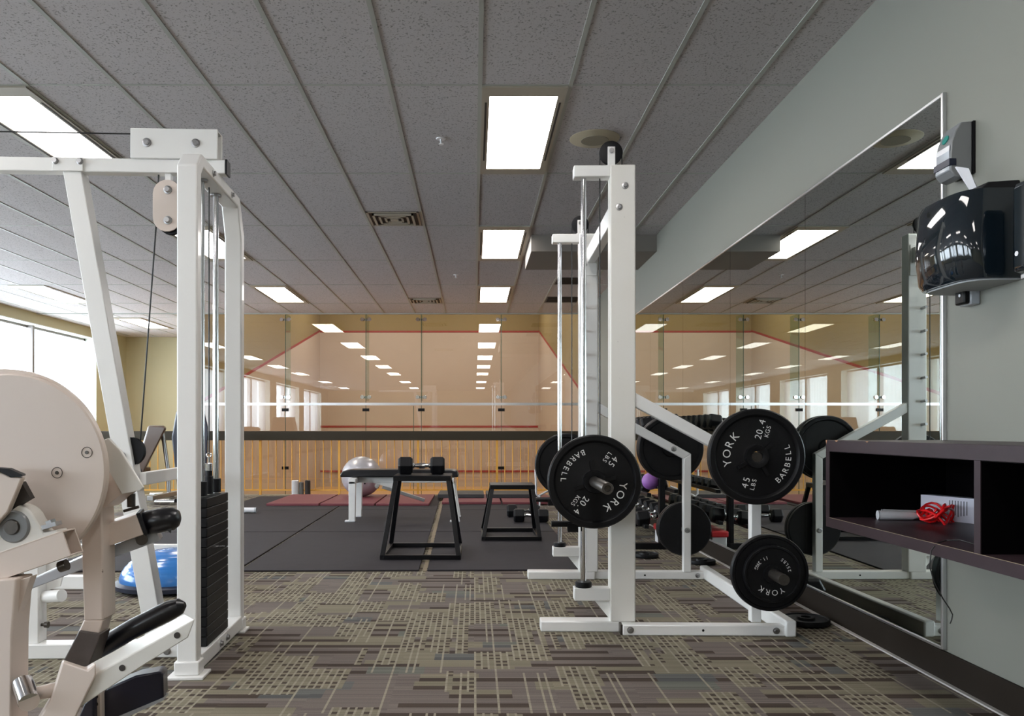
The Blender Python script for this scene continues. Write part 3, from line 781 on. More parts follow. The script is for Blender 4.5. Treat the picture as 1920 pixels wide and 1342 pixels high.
    # safety stop and catch pins
    obj('safety_stop', MB().cyl((0.372, gy, 0.512), (UX0+0.01, gy, 0.512), 0.0155, n=18).box(0.45, 0.50, gy-0.02, gy+0.02, 0.475, 0.515), M['black'], sm)
    cp = MB(); yf = yi1 if k_ == 0 else yi0
    for q in range(11):
        z = 0.70 + q*0.150
        cp.cyl((0.682, yf, z), (0.682, yf + (0.05 if k_ == 0 else -0.05), z+0.004), 0.009, n=10)
    obj('catch_pin', cp, M['steel'], sm)
obj('joint_cap', MB().box(0.690, 0.700, SY-0.055, SY+0.0, 0.001, 0.049), M['darksteel'], sm)
obj('top_crossbeam', MB().box(0.700, 0.750, SY+0.078, SY+DEP+0.004, 2.04, 2.14), M['white'], sm, bevel=0.004)
for q, yy in ((0, SY+0.078), (1, SY+DEP+0.0)):
    obj('beam_plate', MB().box(0.672, 0.762, yy+0.0005 if q == 0 else yy-0.007, yy+0.007 if q == 0 else yy-0.0005, 1.96, 2.16), M['white'], sm, bevel=0.002)
lr = obj('side_rail', MB().box(xr1-0.002, xr1+0.050, SY-0.075, SY+DEP+0.12, 0.0, 0.076), M['white'], sm, bevel=0.008)

# barbell on the guide rods
BX, BZ = 0.548, 0.731
bb0 = rk((BX, SY - 0.62, BZ)); 
bar = thing('barbell', (SX, SY, 0), 'steel barbell sliding on the chrome rods of the rack', 'barbell', yaw=yaw)
obj('shaft', MB().cyl((BX, SY+0.0, BZ), (BX, SY+DEP+0.08, BZ), 0.0145, n=20), M['chrome'], bar)
for q in (0, 1):
    if q == 0: ya, yb = SY-0.615, SY-0.12
    else: ya, yb = SY+DEP+0.20, SY+DEP+0.695
    sl = obj('sleeve', MB().lathe([(0.012, ya+0.004), (0.014, ya), (0.0225, ya), (0.0245, ya+0.004), (0.0245, yb), (0.0, yb), (0, ya+0.02), (0.012, ya+0.02), (0.012, ya+0.004)], (BX, 0, BZ), 'Y', 32), M['darksteel'], bar)
    yc = SY-0.12 if q == 0 else SY+DEP+0.16
    obj('collar', MB().lathe([(0, yc), (0.036, yc), (0.036, yc+0.04), (0, yc+0.04)], (BX, 0, BZ), 'Y', 28), M['steel'], bar)
    gy = SY + 0.04 + q*DEP
    obj('carriage', MB().lathe([(0.015, -0.07), (0.028, -0.07), (0.028, 0.07), (0.015, 0.07)], (0.527, gy, BZ), 'Z', 24).box(0.53, BX+0.03, gy-0.03, gy+0.03, BZ-0.03, BZ+0.03), M['black'], bar, bevel=0.002)
    obj('stub_shaft', MB().cyl((BX, min(yb, yc)+ (0.02 if q else 0.0), BZ), (BX, SY+0.02, BZ), 0.0145, n=16) if q == 0 else MB().cyl((BX, SY+DEP+0.06, BZ), (BX, SY+DEP+0.2, BZ), 0.0145, n=16), M['chrome'], bar)
    ex, ez = 0.570, BZ+0.16
    obj('cable_hook', MB().tube([(BX, gy, BZ+0.03), (BX+0.015, gy, BZ+0.07), (0.585, gy, BZ+0.11), (0.592, gy, 0.86)], 0.004, 8), M['steel'], bar)
RP = 0.2128
def put(o, p, tilt=0):
    o.location = rk(p); o.rotation_euler = (tilt, 0, yaw); return o
G1 = 'big plates loaded on the white rack'
p1 = put(make_plate('big black weight plate on the near end of the barbell, lettering upside down', RP, -126, G1), (BX+0.002, SY-0.145-0.035, BZ))
p2 = put(make_plate('big black weight plate on the far end of the barbell, lettering hidden', RP, 40, G1, text=False), (BX+0.04, SY+DEP+0.235, BZ))
p2.rotation_euler = (0, 0, yaw + math.pi)
p3 = put(make_plate('big black weight plate hung on the near upper peg, lettering turned sideways', RP, 75, G1), (1.258, SY-0.245, 0.847))
p4 = put(make_plate('big black weight plate on the far upper peg behind the slanted arm', RP, 20, G1, text=False), (1.258, SY+DEP+0.10, 0.847))
p4.rotation_euler = (0, 0, yaw + math.pi)
p4b = put(make_plate('big black plate hung second on the far upper peg, outermost', RP, 20, G1, text=False), (1.258, SY+DEP+0.15, 0.847)); p4b.rotation_euler = (0, 0, yaw + math.pi)
G2 = 'smaller plates on the lower pegs'
p5 = put(make_plate('medium black plate on the near lower peg, behind the small lettered plate', 0.174, 0, G2, 'small', 0.035, False), (1.345, SY-0.165, 0.318))
p6 = put(make_plate('small black lettered plate hung outermost on the near lower peg', 0.128, 176, G2, 'small', 0.032), (1.345, SY-0.200, 0.318))
p7 = put(make_plate('medium black plate on the far lower peg, nearer the post', 0.174, 0, G2, 'small', 0.035, False), (1.345, SY+DEP+0.09, 0.318))
p8 = put(make_plate('medium black plate outermost on the far lower peg', 0.174, 0, G2, 'small', 0.035, False), (1.345, SY+DEP+0.13, 0.318))
for q in (p7, p8): q.rotation_euler = (0, 0, yaw + math.pi)
# plates lying on the carpet
for (x, y, r, lb) in ((1.655, 3.95, 0.112, 'flat black plate lying on the carpet beside the brown skirting'),
                      (1.30, 6.02, 0.10, 'flat black plate lying on the carpet behind the near rack post'),
                      (1.64, 5.72, 0.10, 'flat black plate lying on the carpet under the far storage pegs')):
    o = make_plate(lb, r, 0, 'plates lying on the carpet', 'small', 0.026, False); o.location = (x, y, 0.0175); o.rotation_euler = (R(-90), 0, 0)

# ------------------------------------------------------------------ step boxes
def step_box(x0, x1, y0, y1, tx0, tx1, ty0, ty1, h, label, zf):
    t = thing('step_box', ((x0+x1)/2, (y0+y1)/2, zf), label, 'step box', 'black metal step boxes')
    s_ = 0.034
    b = MB()
    zc = zf + s_/2
    for (p, q) in (((x0, y0), (x1, y0)), ((x1, y0), (x1, y1)), ((x1, y1), (x0, y1)), ((x0, y1), (x0, y0))):
        p3 = Vector((p[0], p[1], zc)); q3 = Vector((q[0], q[1], zc)); d = (q3-p3).normalized()*s_/2
        b.beam(p3-d, q3+d, s_, s_)
    obj('base_frame', b, M['black'], t, bevel=0.003)
    for (cx0, cy0, cx1, cy1) in ((x0, y0, tx0, ty0), (x1, y0, tx1, ty0), (x1, y1, tx1, ty1), (x0, y1, tx0, ty1)):
        obj('leg', MB().loft([(cx0+a*s_/2, cy0+c*s_/2, zf+s_*0.9) for a, c in ((-1,-1),(1,-1),(1,1),(-1,1))], [(cx1+a*s_/2, cy1+c*s_/2, h-0.03) for a, c in ((-1,-1),(1,-1),(1,1),(-1,1))]), M['black'], t, bevel=0.002)
    tf = MB().box(tx0-0.02, tx1+0.02, ty0-0.02, ty0+0.018, h-0.040, h-0.008).box(tx0-0.02, tx1+0.02, ty1-0.018, ty1+0.02, h-0.040, h-0.008)
    tf.box(tx0-0.02, tx0+0.018, ty0+0.018, ty1-0.018, h-0.040, h-0.008).box(tx1-0.018, tx1+0.02, ty0+0.018, ty1-0.018, h-0.040, h-0.008)
    obj('top_frame', tf, M['black'], t, bevel=0.002)
    obj('top_pad', MB().box(tx0-0.02, tx1+0.02, ty0-0.02, ty1+0.02, h-0.008, h), M['rubber'], t, bevel=0.003)
step_box(-0.675, -0.115, 5.83, 6.45, -0.590, -0.195, 5.98, 6.30, 0.621, 'taller black metal step box with a dumbbell on top', 0.0125)
step_box(0.082, 0.565, 6.84, 7.44, 0.160, 0.515, 6.98, 7.30, 0.482, 'lower black metal step box beside the big barbell plate', 0.0125)

# ------------------------------------------------------------------ flat bench
bn = thing('weight_bench', (-0.73, 8.45, 0.0125), 'white framed flat bench with black pad behind the taller step box', 'bench')
pad = [(-1.41, 0.50), (-1.38, 0.535), (-1.30, 0.548), (-0.24, 0.548), (-0.18, 0.535), (-0.165, 0.50), (-0.165, 0.47), (-1.41, 0.47)]
obj('pad', MB().loft([(x, 8.32, z) for x, z in pad], [(x, 8.60, z) for x, z in pad]), M['vinyl'], bn, bevel=0.012)
obj('spine', MB().box(-1.30, -0.27, 8.43, 8.49, 0.405, 0.468), M['white'], bn, bevel=0.004)
for xl in (-1.30, -0.28):
    obj('crossbar', MB().box(xl, xl+0.07, 8.20, 8.74, 0.405, 0.465), M['white'], bn, bevel=0.004)
    for yy in (8.20, 8.68):
        dx = 0.07 if xl > -0.5 else 0
        m = MB().loft([(xl+a+dx, yy+c, 0.0125) for a, c in ((0,0),(0.065,0),(0.065,0.06),(0,0.06))], [(xl+a, yy+c, 0.43) for a, c in ((0,0),(0.07,0),(0.07,0.06),(0,0.06))])
        lg = obj('leg', m, M['white'], bn, bevel=0.004)
        obj('foot', MB().box(xl+dx-0.04, xl+dx+0.065, yy-0.005, yy+0.065, 0.0125, 0.028), M['plasticwhite'], lg, bevel=0.003)
obj('adjuster_bracket', MB().loft([(-1.08, 8.42, 0.405), (-0.80, 8.42, 0.405), (-0.80, 8.42, 0.34), (-0.86, 8.42, 0.34)], [(-1.08, 8.50, 0.405), (-0.80, 8.50, 0.405), (-0.80, 8.50, 0.34), (-0.86, 8.50, 0.34)]), M['white'], bn, bevel=0.002)
obj('support_bar', MB().beam((-0.98, 8.46, 0.36), (-0.53, 8.46, 0.215), 0.04, 0.035), M['steel'], bn, bevel=0.003)
obj('adjuster_knob', MB().lathe([(0, -0.03), (0.02, -0.03), (0.025, 0), (0.02, 0.02), (0, 0.02)], (-1.03, 8.40, 0.37), 'Y', 16), M['chrome'], bn)

# ------------------------------------------------------------------ balls, rollers
def ball(name, c, r, m, label, cat, seam=None):
    t = obj(name, MB().lathe([(r*math.sin(R(a)), -r*math.cos(R(a))) for a in range(0, 181, 6)], c, 'Z', 48), M[m], label=label, cat=cat, smooth=180, org=(c[0], c[1], c[2]-r))
    return t
bl_ = ball('exercise_ball', (at(678, 893, 11.0).x, 11.0, 0.043+0.278), 0.278, 'silverball', 'silver grey exercise ball on the maroon mats behind the bench', 'ball')
obj('valve_plug', MB().lathe([(0, -0.004), (0.012, -0.004), (0.012, 0.002), (0, 0.002)], (at(678, 893, 11.0).x+0.08, 10.742, 0.24), 'Y', 12), M['black'], bl_)
for (px_, r, h, m, lb, mm) in ((553.5, 0.052, 0.225, 0, 'white cylinder standing by the guard rail left of the silver ball', 'plasticwhite'),
                           (565, 0.035, 0.20, 0, 'slim grey cylinder between the white and the dark one by the guard rail', 'greyfoam'),
                           (577, 0.04, 0.225, 0, 'dark grey cylinder rightmost of the three by the guard rail', 'ventdark')):
    c = at(px_, 900, 11.66); t = thing('foam_roller', (c.x, 11.66, 0), lb, 'roller', 'cylinders by the guard rail')
    obj('body', MB().lathe([(0, 0), (r, 0), (r, h-0.006), (r-0.006, h), (r*0.5, h), (r*0.5, h-0.03), (0, h-0.03)], (c.x, 11.66, 0), 'Z', 24), M[mm], t)
    obj('end_cap', MB().lathe([(0, h-0.005), (r*0.5, h-0.005), (r*0.5, h-0.001), (0, h-0.001)], (c.x, 11.66, 0), 'Z', 16), M['greyfoam'], t)
t = thing('bent_tube_stand', (0.92, 10.6, 0), 'white bent tube frame on the floor behind the big barbell plate', 'stand')
obj('tube', MB().tube([at(1004, 880, 10.0), at(1005, 905, 10.0), at(1005, 926, 10.0), at(1009, 930, 10.0), at(1024, 922, 10.1), at(1045, 912, 10.2)], 0.014, 10).tube([at(1012, 929, 10.0), (at(1012, 929, 10.0).x, 10.0, 0.0)], 0.012, 8), M['plasticwhite'], t)

# BOSU style balance dome
bc = (-1.86, 4.86)
t = thing('balance_dome', (bc[0], bc[1], 0), 'blue inflated half-ball balance trainer on its dark base behind the cable machine', 'balance trainer')
obj('base', MB().lathe([(0, 0.005), (0.28, 0.005), (0.325, 0.022), (0.325, 0.045), (0.30, 0.058), (0, 0.058)], (bc[0], bc[1], 0), 'Z', 64), M['navy'], t)
prof = [(0.295*math.cos(R(a)), 0.052 + 0.185*math.sin(R(a)) + (0.003 if (a//3) % 3 == 0 else 0)) for a in range(0, 90, 3)] + [(0, 0.240)]
obj('dome', MB().lathe([(0, 0.052)] + prof, (bc[0], bc[1], 0), 'Z', 64), M['blue'], t)

# ------------------------------------------------------------------ dumbbell rack along the mirror
rkx0, rkx1, ry0, ry1 = 1.30, 1.74, 6.40, 8.0
dr = thing('dumbbell_rack', (1.52, 7.2, 0), 'black three tier dumbbell rack standing against the mirrors', 'rack')
for yy in (ry0, ry1-0.06):
    obj('foot', MB().box(rkx0, rkx1, yy, yy+0.06, 0.0, 0.05), M['black'], dr, bevel=0.003)
    u = obj('upright', MB().loft([(1.50, yy, 0.05), (1.545, yy, 0.05), (1.545, yy, 1.02), (1.50, yy, 1.02)], [(1.50, yy+0.06, 0.05), (1.545, yy+0.06, 0.05), (1.545, yy+0.06, 1.02), (1.50, yy+0.06, 1.02)]), M['black'], dr, bevel=0.003)
tiers = [(1.50, 0.20), (1.52, 0.455), (1.53, 0.97)]
for (tx, tz) in tiers:
    sh = MB().beam((tx-0.11, ry0-0.02, tz-0.015), (tx-0.11, ry1+0.02, tz-0.015), 0.035, 0.03).beam((tx+0.11, ry0-0.02, tz+0.015), (tx+0.11, ry1+0.02, tz+0.015), 0.035, 0.03)
    obj('shelf', sh, M['black'], dr, bevel=0.003)
small = make_dumbbell(0.26, 0.085, 0.055, 'black hex dumbbell', 'dumbbells on the rack')
small['_proto'] = 0; del small['_proto']
names = ['bottom', 'middle', 'top']
pl = ['first', 'second', 'third', 'fourth', 'fifth', 'sixth', 'seventh', 'eighth', 'ninth']
first = True
for ti, (tx, tz) in enumerate(tiers):
    n_ = (7, 9, 9)[ti]
    for q in range(n_):
        yy = ry0 + 0.11 + q * (ry1-ry0-0.22)/(n_-1)
        if ti == 1 and q == 0: continue
        sc = (1.25, 0.86, 1.2)[ti]
        lb = 'hex dumbbell on the %s tier of the black rack, %s from the near end' % (names[ti], pl[q])
        if first: o = small; o['label'] = lb; first = False
        else: o = dup(small, None, label=lb)
        o.location = (tx, yy, tz - 0.004); o.rotation_euler = (0, R(-7.5), 0); o.scale = (sc, sc, sc)
t = obj('medicine_ball', MB().lathe([(0.07*math.sin(R(a)), -0.07*math.cos(R(a))) for a in range(0, 181, 9)], (1.447, 6.5, 0.545), 'Z', 32), M['purple'], label='small purple ball on the dumbbell rack', cat='ball', smooth=180, org=(1.447, 6.5, 0.475))
t = thing('aerobic_step', (1.63, 6.6, 0), 'red plastic step pushed under the dumbbell rack', 'step')
obj('platform', MB().box(1.56, 1.70, 6.34, 6.9, 0.105, 0.155), M['red'], t, bevel=0.01)
for yy in (6.36, 6.78): obj('riser', MB().box(1.57, 1.69, yy, yy+0.1, 0.0, 0.105), M['plasticwhite'], t, bevel=0.006)

# ------------------------------------------------------------------ cable machine at the left
CMX, CMY = -1.11, 3.10
cyaw = R(2.6)
cm = thing('cable_machine', (CMX, CMY, 0), 'tall white cable weight machine with black weight stack at the left', 'weight machine', yaw=cyaw)
PX0, PX1 = -1.158, -1.078
ZT = 2.062
# inverted U: front post, chamfer, top bar, chamfer, back post  (outline in Y-Z, extruded in X)
ya, yb, th = 3.08, 3.83, 0.055
outer = [(ya, 0.03), (ya, ZT-0.065), (ya+0.065, ZT), (yb-0.085, ZT), (yb, ZT-0.16), (yb, 0.03)]
inner = [(yb-th, 0.03), (yb-th, ZT-0.185), (yb-0.11, ZT-0.05), (ya+0.088, ZT-0.05), (ya+th, ZT-0.088), (ya+th, 0.03)]
def strip(x0, x1, o_, i_):
    m = MB(); n = len(o_); i_ = i_[::-1]
    vs = [(x, y, z) for x in (x0, x1) for (y, z) in o_ + i_]
    fs = []
    for k in range(n-1):
        fs.append((k, k+1, n+k+1, n+k)); fs.append((2*n+k, 2*n+n+k, 2*n+n+k+1, 2*n+k+1))
        fs.append((k, 2*n+k, 2*n+k+1, k+1)); fs.append((n+k, n+k+1, 3*n+k+1, 3*n+k))
    fs.append((0, n, 3*n, 2*n)); fs.append((n-1, 2*n+n-1, 3*n+n-1, 2*n-1))
    return m.add(vs, fs)
up = obj('stack_frame', strip(PX0, PX1, outer, inner), M['white'], cm, bevel=0.007)
bt = MB()
for yy in (3.30, 3.60): bt.lathe([(0, 0.012), (0.009, 0.012), (0.010, 0.004), (0.014, 0.003), (0.014, -0.001), (0, -0.001)], (PX1, yy, ZT-0.028), 'X', 14)
obj('bolt', bt, M['steel'], up)
for yy, w_ in ((ya, 0.03), (yb-th, 0.02)):
    obj('foot_pad', MB().box(PX0-w_, PX1+w_, yy-w_, yy+th+w_, 0.0, 0.012), M['white'], cm, bevel=0.003)
    obj('foot_sleeve', MB().box(PX0-0.008, PX1+0.008, yy-0.008, yy+th+0.008, 0.012, 0.065), M['white'], cm, bevel=0.005)
sr = obj('side_rail', MB().box(PX0+0.005, PX1+0.003, ya+th, yb-th, 0.02, 0.078), M['white'], cm, bevel=0.004)
bt = MB()
for yy in (3.40, 3.50): bt.lathe([(0, 0.012), (0.010, 0.012), (0.011, 0.004), (0.015, 0.003), (0.015, -0.001), (0, -0.001)], (PX1+0.003, yy, 0.05), 'X', 14)
obj('bolt', bt, M['steel'], sr)
for k_ in range(15):
    z = 0.08 + k_*0.0405
    m = MB().box(-1.185, -1.085, 3.235, 3.56, z, z+0.0385)
    o = obj('stack_plate', m, M['iron'], cm, bevel=0.003)
    if k_ == 9: obj('selector_pin', MB().cyl((-1.086, 3.40, z+0.02), (-1.055, 3.40, z+0.02), 0.005, n=10), M['chrome'], o)
for yy in (3.315, 3.525):
    obj('guide_rod', MB().cyl((-1.130, yy, 0.07), (-1.130, yy, ZT-0.05), 0.0125, n=20), M['chrome'], cm)
    obj('rod_bushing', MB().lathe([(0, 0), (0.022, 0), (0.022, 0.058), (0.020, 0.060), (0, 0.060)], (-1.130, yy, 0.69), 'Z', 20), M['rubber'], cm)
    obj('rod_collar', MB().lathe([(0, 0), (0.024, 0), (0.024, 0.006), (0, 0.006)], (-1.130, yy, ZT-0.058), 'Z', 20), M['steel'], cm)
obj('stack_stem', MB().lathe([(0, 0), (0.017, 0), (0.017, 0.075), (0.014, 0.078), (0.014, 0.10), (0, 0.10)], (-1.130, 3.42, 0.69), 'Z', 20), M['rubber'], cm)
obj('stem_cap', MB().lathe([(0, 0), (0.015, 0), (0.015, 0.03), (0.005, 0.034), (0.005, 0.06), (0, 0.06)], (-1.130, 3.42, 0.79), 'Z', 16).tube([(-1.130+0.010*math.cos(R(a)), 3.42, 0.856+0.010*math.sin(R(a))) for a in range(0, 360, 30)], 0.003, 8, True), M['chrome'], cm)
obj('cable', MB().cyl((-1.130, 3.42, 0.86), (-1.130, 3.42, ZT-0.045), 0.0032, n=8), M['cable'], cm)
# top beam along X resting on the frame, with its pulley housing
YM = 3.40
tb = obj('top_beam', MB().box(-2.75, -1.055, YM, YM+0.055, ZT+0.004, ZT+0.064), M['white'], cm, bevel=0.004)
obj('end_cap', MB().box(-1.056, -1.048, YM-0.001, YM+0.056, ZT+0.003, ZT+0.065), M['black'], tb)
hp = MB()
for yy in (YM-0.012, YM+0.055): hp.box(-1.452, -1.085, yy, yy+0.012, ZT+0.062, ZT+0.190)
hp.box(-1.452, -1.085, YM, YM+0.055, ZT+0.182, ZT+0.188)
hs_ = obj('pulley_housing', hp, M['white'], cm, bevel=0.004)
bt = MB()
for px_ in (283, 373):
    p = at(px_, 269, YM-0.012)
    bt.lathe([(0, -0.016), (0.009, -0.016), (0.012, -0.010), (0.012, -0.004), (0.019, -0.003), (0.019, 0.001), (0, 0.001)], (p.x, YM-0.012, p.z), 'Y', 18)
obj('bolt', bt, M['steel'], hs_)
obj('cable', MB().cyl((-2.75, YM+0.028, ZT+0.180), (-1.38, YM+0.028, ZT+0.178), 0.0032, n=8), M['cable'], hs_)
for xx_ in (-1.36, -1.17):
    obj('pulley', MB().lathe([(0, -0.012), (0.050, -0.012), (0.045, 0), (0.050, 0.012), (0, 0.012)], (xx_, YM+0.028, ZT+0.125), 'Y', 28), M['rubber'], hs_)
# gusset joining the beam and slanted post
sp_ = MB().box(at(112, 310, YM).x, at(168, 310, YM).x, YM-0.008, YM, ZT+0.004, ZT+0.062)
sg = obj('joint_plate', sp_, M['white'], cm, bevel=0.002)
bt = MB()
for px_ in (116, 161):
    p = at(px_, 306, YM-0.008); bt.lathe([(0, -0.013), (0.010, -0.013), (0.011, -0.004), (0.014, -0.003), (0.014, 0.001), (0, 0.001)], (p.x, YM-0.008, p.z), 'Y', 14)
obj('bolt', bt, M['steel'], sg)
SPt, SPb = [(129, 322), (163, 322)], [(283, 1212), (318, 1212)]
m = MB().pxx([SPt[0], SPt[1], (SPb[1][0], SPb[1][1]), (SPb[0][0], SPb[0][1])], YM, [SPt[0], SPt[1], SPb[1], SPb[0]], YM)
pts = [at(x, y, YM+0.002) for x, y in (SPt[0], SPt[1], SPb[1], SPb[0])]
sl = obj('slanted_post', MB().loft(pts, [p + Vector((0, 0.075, 0)) for p in pts]), M['white'], cm, bevel=0.004)
hl = MB()
for py_ in (1055, 1090):
    p = at(152 + (py_-322)*0.173 + 32, py_, YM+0.04)
# pulley let into the slanted post
pc = at(254, 846, YM+0.035)
obj('pulley', MB().lathe([(0, -0.014), (0.062, -0.014), (0.056, 0), (0.062, 0.014), (0, 0.014)], (pc.x, pc.y, pc.z), 'Y', 36), M['rubber'], cm)
pb = at(237, 855, YM)
obj('pulley_bolt', MB().lathe([(0, -0.016), (0.010, -0.016), (0.012, -0.012), (0.012, -0.004), (0.019, -0.003), (0.019, 0.003), (0, 0.003)], (pb.x, pb.y, pb.z), 'Y', 18), M['steel'], cm)
# hanging double pulley plate
hc0, hc1 = at(322, 365, YM+0.01), at(322, 410, YM+0.01)
hm = MB(); rr_ = 0.060
outl = [(hc0.x + rr_*math.cos(R(a)), hc0.z + 0.0 + rr_*math.sin(R(a))) for a in range(0, 181, 20)] + [(hc1.x + rr_*math.cos(R(a)), hc1.z + rr_*math.sin(R(a))) for a in range(180, 361, 20)]
for yy in (YM+0.0, YM+0.045): hm.loft([(x, yy, z) for x, z in outl], [(x, yy+0.006, z) for x, z in outl])
ph = obj('pulley_plate', hm, M['cream'], cm, bevel=0.002)
for c_ in (hc0, hc1):
    obj('pulley', MB().lathe([(0, -0.012), (0.056, -0.012), (0.050, 0), (0.056, 0.012), (0, 0.012)], (c_.x+0.01, YM+0.026, c_.z-0.012), 'Y', 28), M['rubber'], ph)
bt = MB()
for py_ in (357, 414):
    p = at(322, py_, YM); bt.lathe([(0, -0.016), (0.010, -0.016), (0.012, -0.010), (0.012, -0.004), (0.018, -0.003), (0.018, 0.001), (0, 0.001)], (p.x, YM, p.z), 'Y', 18)
obj('bolt', bt, M['steel'], ph)
obj('hanger', MB().box(hc0.x-0.012, hc0.x+0.012, YM+0.012, YM+0.042, hc0.z, ZT+0.006), M['white'], cm)
obj('low_cable', MB().tube([at(306, 322, YM+0.03), at(304, 365, YM+0.03)], 0.0035, 8).tube([at(302, 412, YM+0.03), at(271, 845, YM+0.04)], 0.0035, 8), M['cable'], cm)
# brace and base
p0 = at(268, 897, YM+0.03)
obj('brace', MB().beam((p0.x+0.02, YM+0.03, p0.z), (p0.x+0.02, YM+0.62, p0.z+0.0), 0.03, 0.055), M['white'], cm, bevel=0.003)
bm_ = obj('base_beam', MB().box(-2.6, PX0+0.008, YM-0.035, YM+0.045, 0.0, 0.062), M['white'], cm, bevel=0.005)
obj('bolt', MB().lathe([(0, -0.012), (0.010, -0.012), (0.011, -0.004), (0.016, -0.003), (0.016, 0.001), (0, 0.001)], (at(320, 1222, 3.365).x, YM-0.035, 0.028), 'Y', 14), M['steel'], bm_)
vp = obj('low_post', MB().box(at(57, 1200, 3.38).x, at(84, 1200, 3.38).x, YM-0.015, YM+0.06, 0.06, 0.42), M['white'], cm, bevel=0.004)
bt = MB()
X1 = at(84, 1200, 3.38).x
for z in (0.245, 0.135): bt.lathe([(0, 0.03), (0.014, 0.03), (0.012, 0.014), (0.006, 0.012), (0.006, -0.001), (0, -0.001)], (X1, YM+0.01, z), 'X', 14)
obj('bolt', bt, M['darksteel'], vp)
obj('foot_peg', MB().cyl((X1, YM+0.03, 0.25), (X1+0.10, YM-0.02, 0.265), 0.026, n=20), M['white'], vp)
obj('side_bracket', MB().loft([(X1, YM+0.05, 0.40), (X1+0.09, YM+0.05, 0.42), (X1+0.06, YM+0.05, 0.29), (X1, YM+0.05, 0.27)], [(X1, YM+0.06, 0.40), (X1+0.09, YM+0.06, 0.42), (X1+0.06, YM+0.06, 0.29), (X1, YM+0.06, 0.27)]), M['white'], vp, bevel=0.002)

# low white bench frame behind the cable machine
lf = thing('low_frame_bench', (-2.6, 5.05, 0), 'low white tubular bench frame behind the cable machine beside the blue dome', 'bench')
obj('front_rail', MB().box(-3.3, -2.02, 4.30, 4.36, 0.10, 0.17), M['white'], lf, bevel=0.004)
obj('back_rail', MB().box(-3.3, -1.62, 5.42, 5.47, 0.13, 0.18), M['white'], lf, bevel=0.004)
for (x, y, zz) in ((-3.2, 4.30, 0.10), (-2.1, 4.30, 0.10), (-3.2, 5.42, 0.13), (-1.70, 5.42, 0.13)): obj('leg', MB().box(x, x+0.05, y, y+0.05, 0.012 if y > 5.4 else 0, zz+0.005), M['white'], lf, bevel=0.003)
obj('side_rail', MB().box(-3.2, -3.15, 4.35, 5.43, 0.11, 0.16), M['white'], lf, bevel=0.003)
obj('pad', MB().box(-3.26, -3.05, 4.40, 5.40, 0.165, 0.22), M['navyvinyl'], lf, bevel=0.01)
t = thing('chrome_tube_foot', (-2.62, 9.1, 0.0125), 'white capped tube foot on the mat just right of the cable machine', 'tube')
obj('tube', MB().cyl((-2.95, 9.1, 0.045), (-2.52, 9.1, 0.045), 0.03, n=20), M['plasticwhite'], t)
obj('end_cap', MB().cyl((-2.52, 9.1, 0.045), (-2.50, 9.1, 0.045), 0.032, n=20), M['greylight'], t)

# exercise bench / rower at the far left, beyond the cable machine
ib = thing('incline_bench', (-4.4, 10.9, 0), 'far incline bench with brown back pad and chrome feet beyond the cable machine', 'bench')
obj('back_pad', MB().pxx([(278, 798), (306, 798), (311, 803), (268, 888), (256, 868)], 10.75, [(280, 797), (308, 797), (313, 802), (270, 887), (258, 866)], 11.05), M['brownvinyl'], ib, bevel=0.02)
obj('seat_pad', MB().box(at(268, 870, 10.9).x-0.55, at(268, 870, 10.9).x+0.05, 10.75, 11.05, 0.38, 0.45), M['vinyl'], ib, bevel=0.015)
obj('strut', MB().tube([at(305, 812, 10.95), at(315, 880, 10.95), (at(317, 925, 10.95).x, 10.95, 0.05)], 0.028, 12), M['steel'], ib)
for (y_, xa_, xb_) in ((11.35, 282, 328), (10.25, 291, 328)):
    obj('foot', MB().cyl((at(xa_, 900, y_).x, y_, 0.035), (at(xb_, 900, y_).x, y_, 0.035), 0.033, n=20), M['chrome'], ib)
obj('spine', MB().box(at(312, 900, 10.8).x-0.04, at(312, 900, 10.8).x+0.04, 10.25, 11.35, 0.05, 0.11), M['steel'], ib, bevel=0.004)
ub = thing('upright_bench', (-3.75, 10.6, 0), 'tall dark navy backrest bench partly hidden by the white front post', 'bench')
cxu = at(357, 900, 10.6).x
obj('back_pad', MB().pxx([(331, 770), (383, 770), (390, 800), (389, 850), (384, 925), (333, 925), (329, 880), (322, 820)], 10.5, [(331, 770), (383, 770), (390, 800), (389, 850), (384, 925), (333, 925), (329, 880), (322, 820)], 10.62), M['navyvinyl'], ub, bevel=0.015)
obj('frame', MB().box(cxu-0.04, cxu+0.04, 10.62, 10.70, 0.0, 1.05).box(cxu-0.25, cxu+0.25, 10.55, 10.65, 0.0, 0.05), M['black'], ub, bevel=0.004)
obj('seat_pad', MB().box(at(335, 880, 10.4).x, cxu+0.15, 10.1, 10.52, 0.40, 0.47), M['navyvinyl'], ub, bevel=0.015)

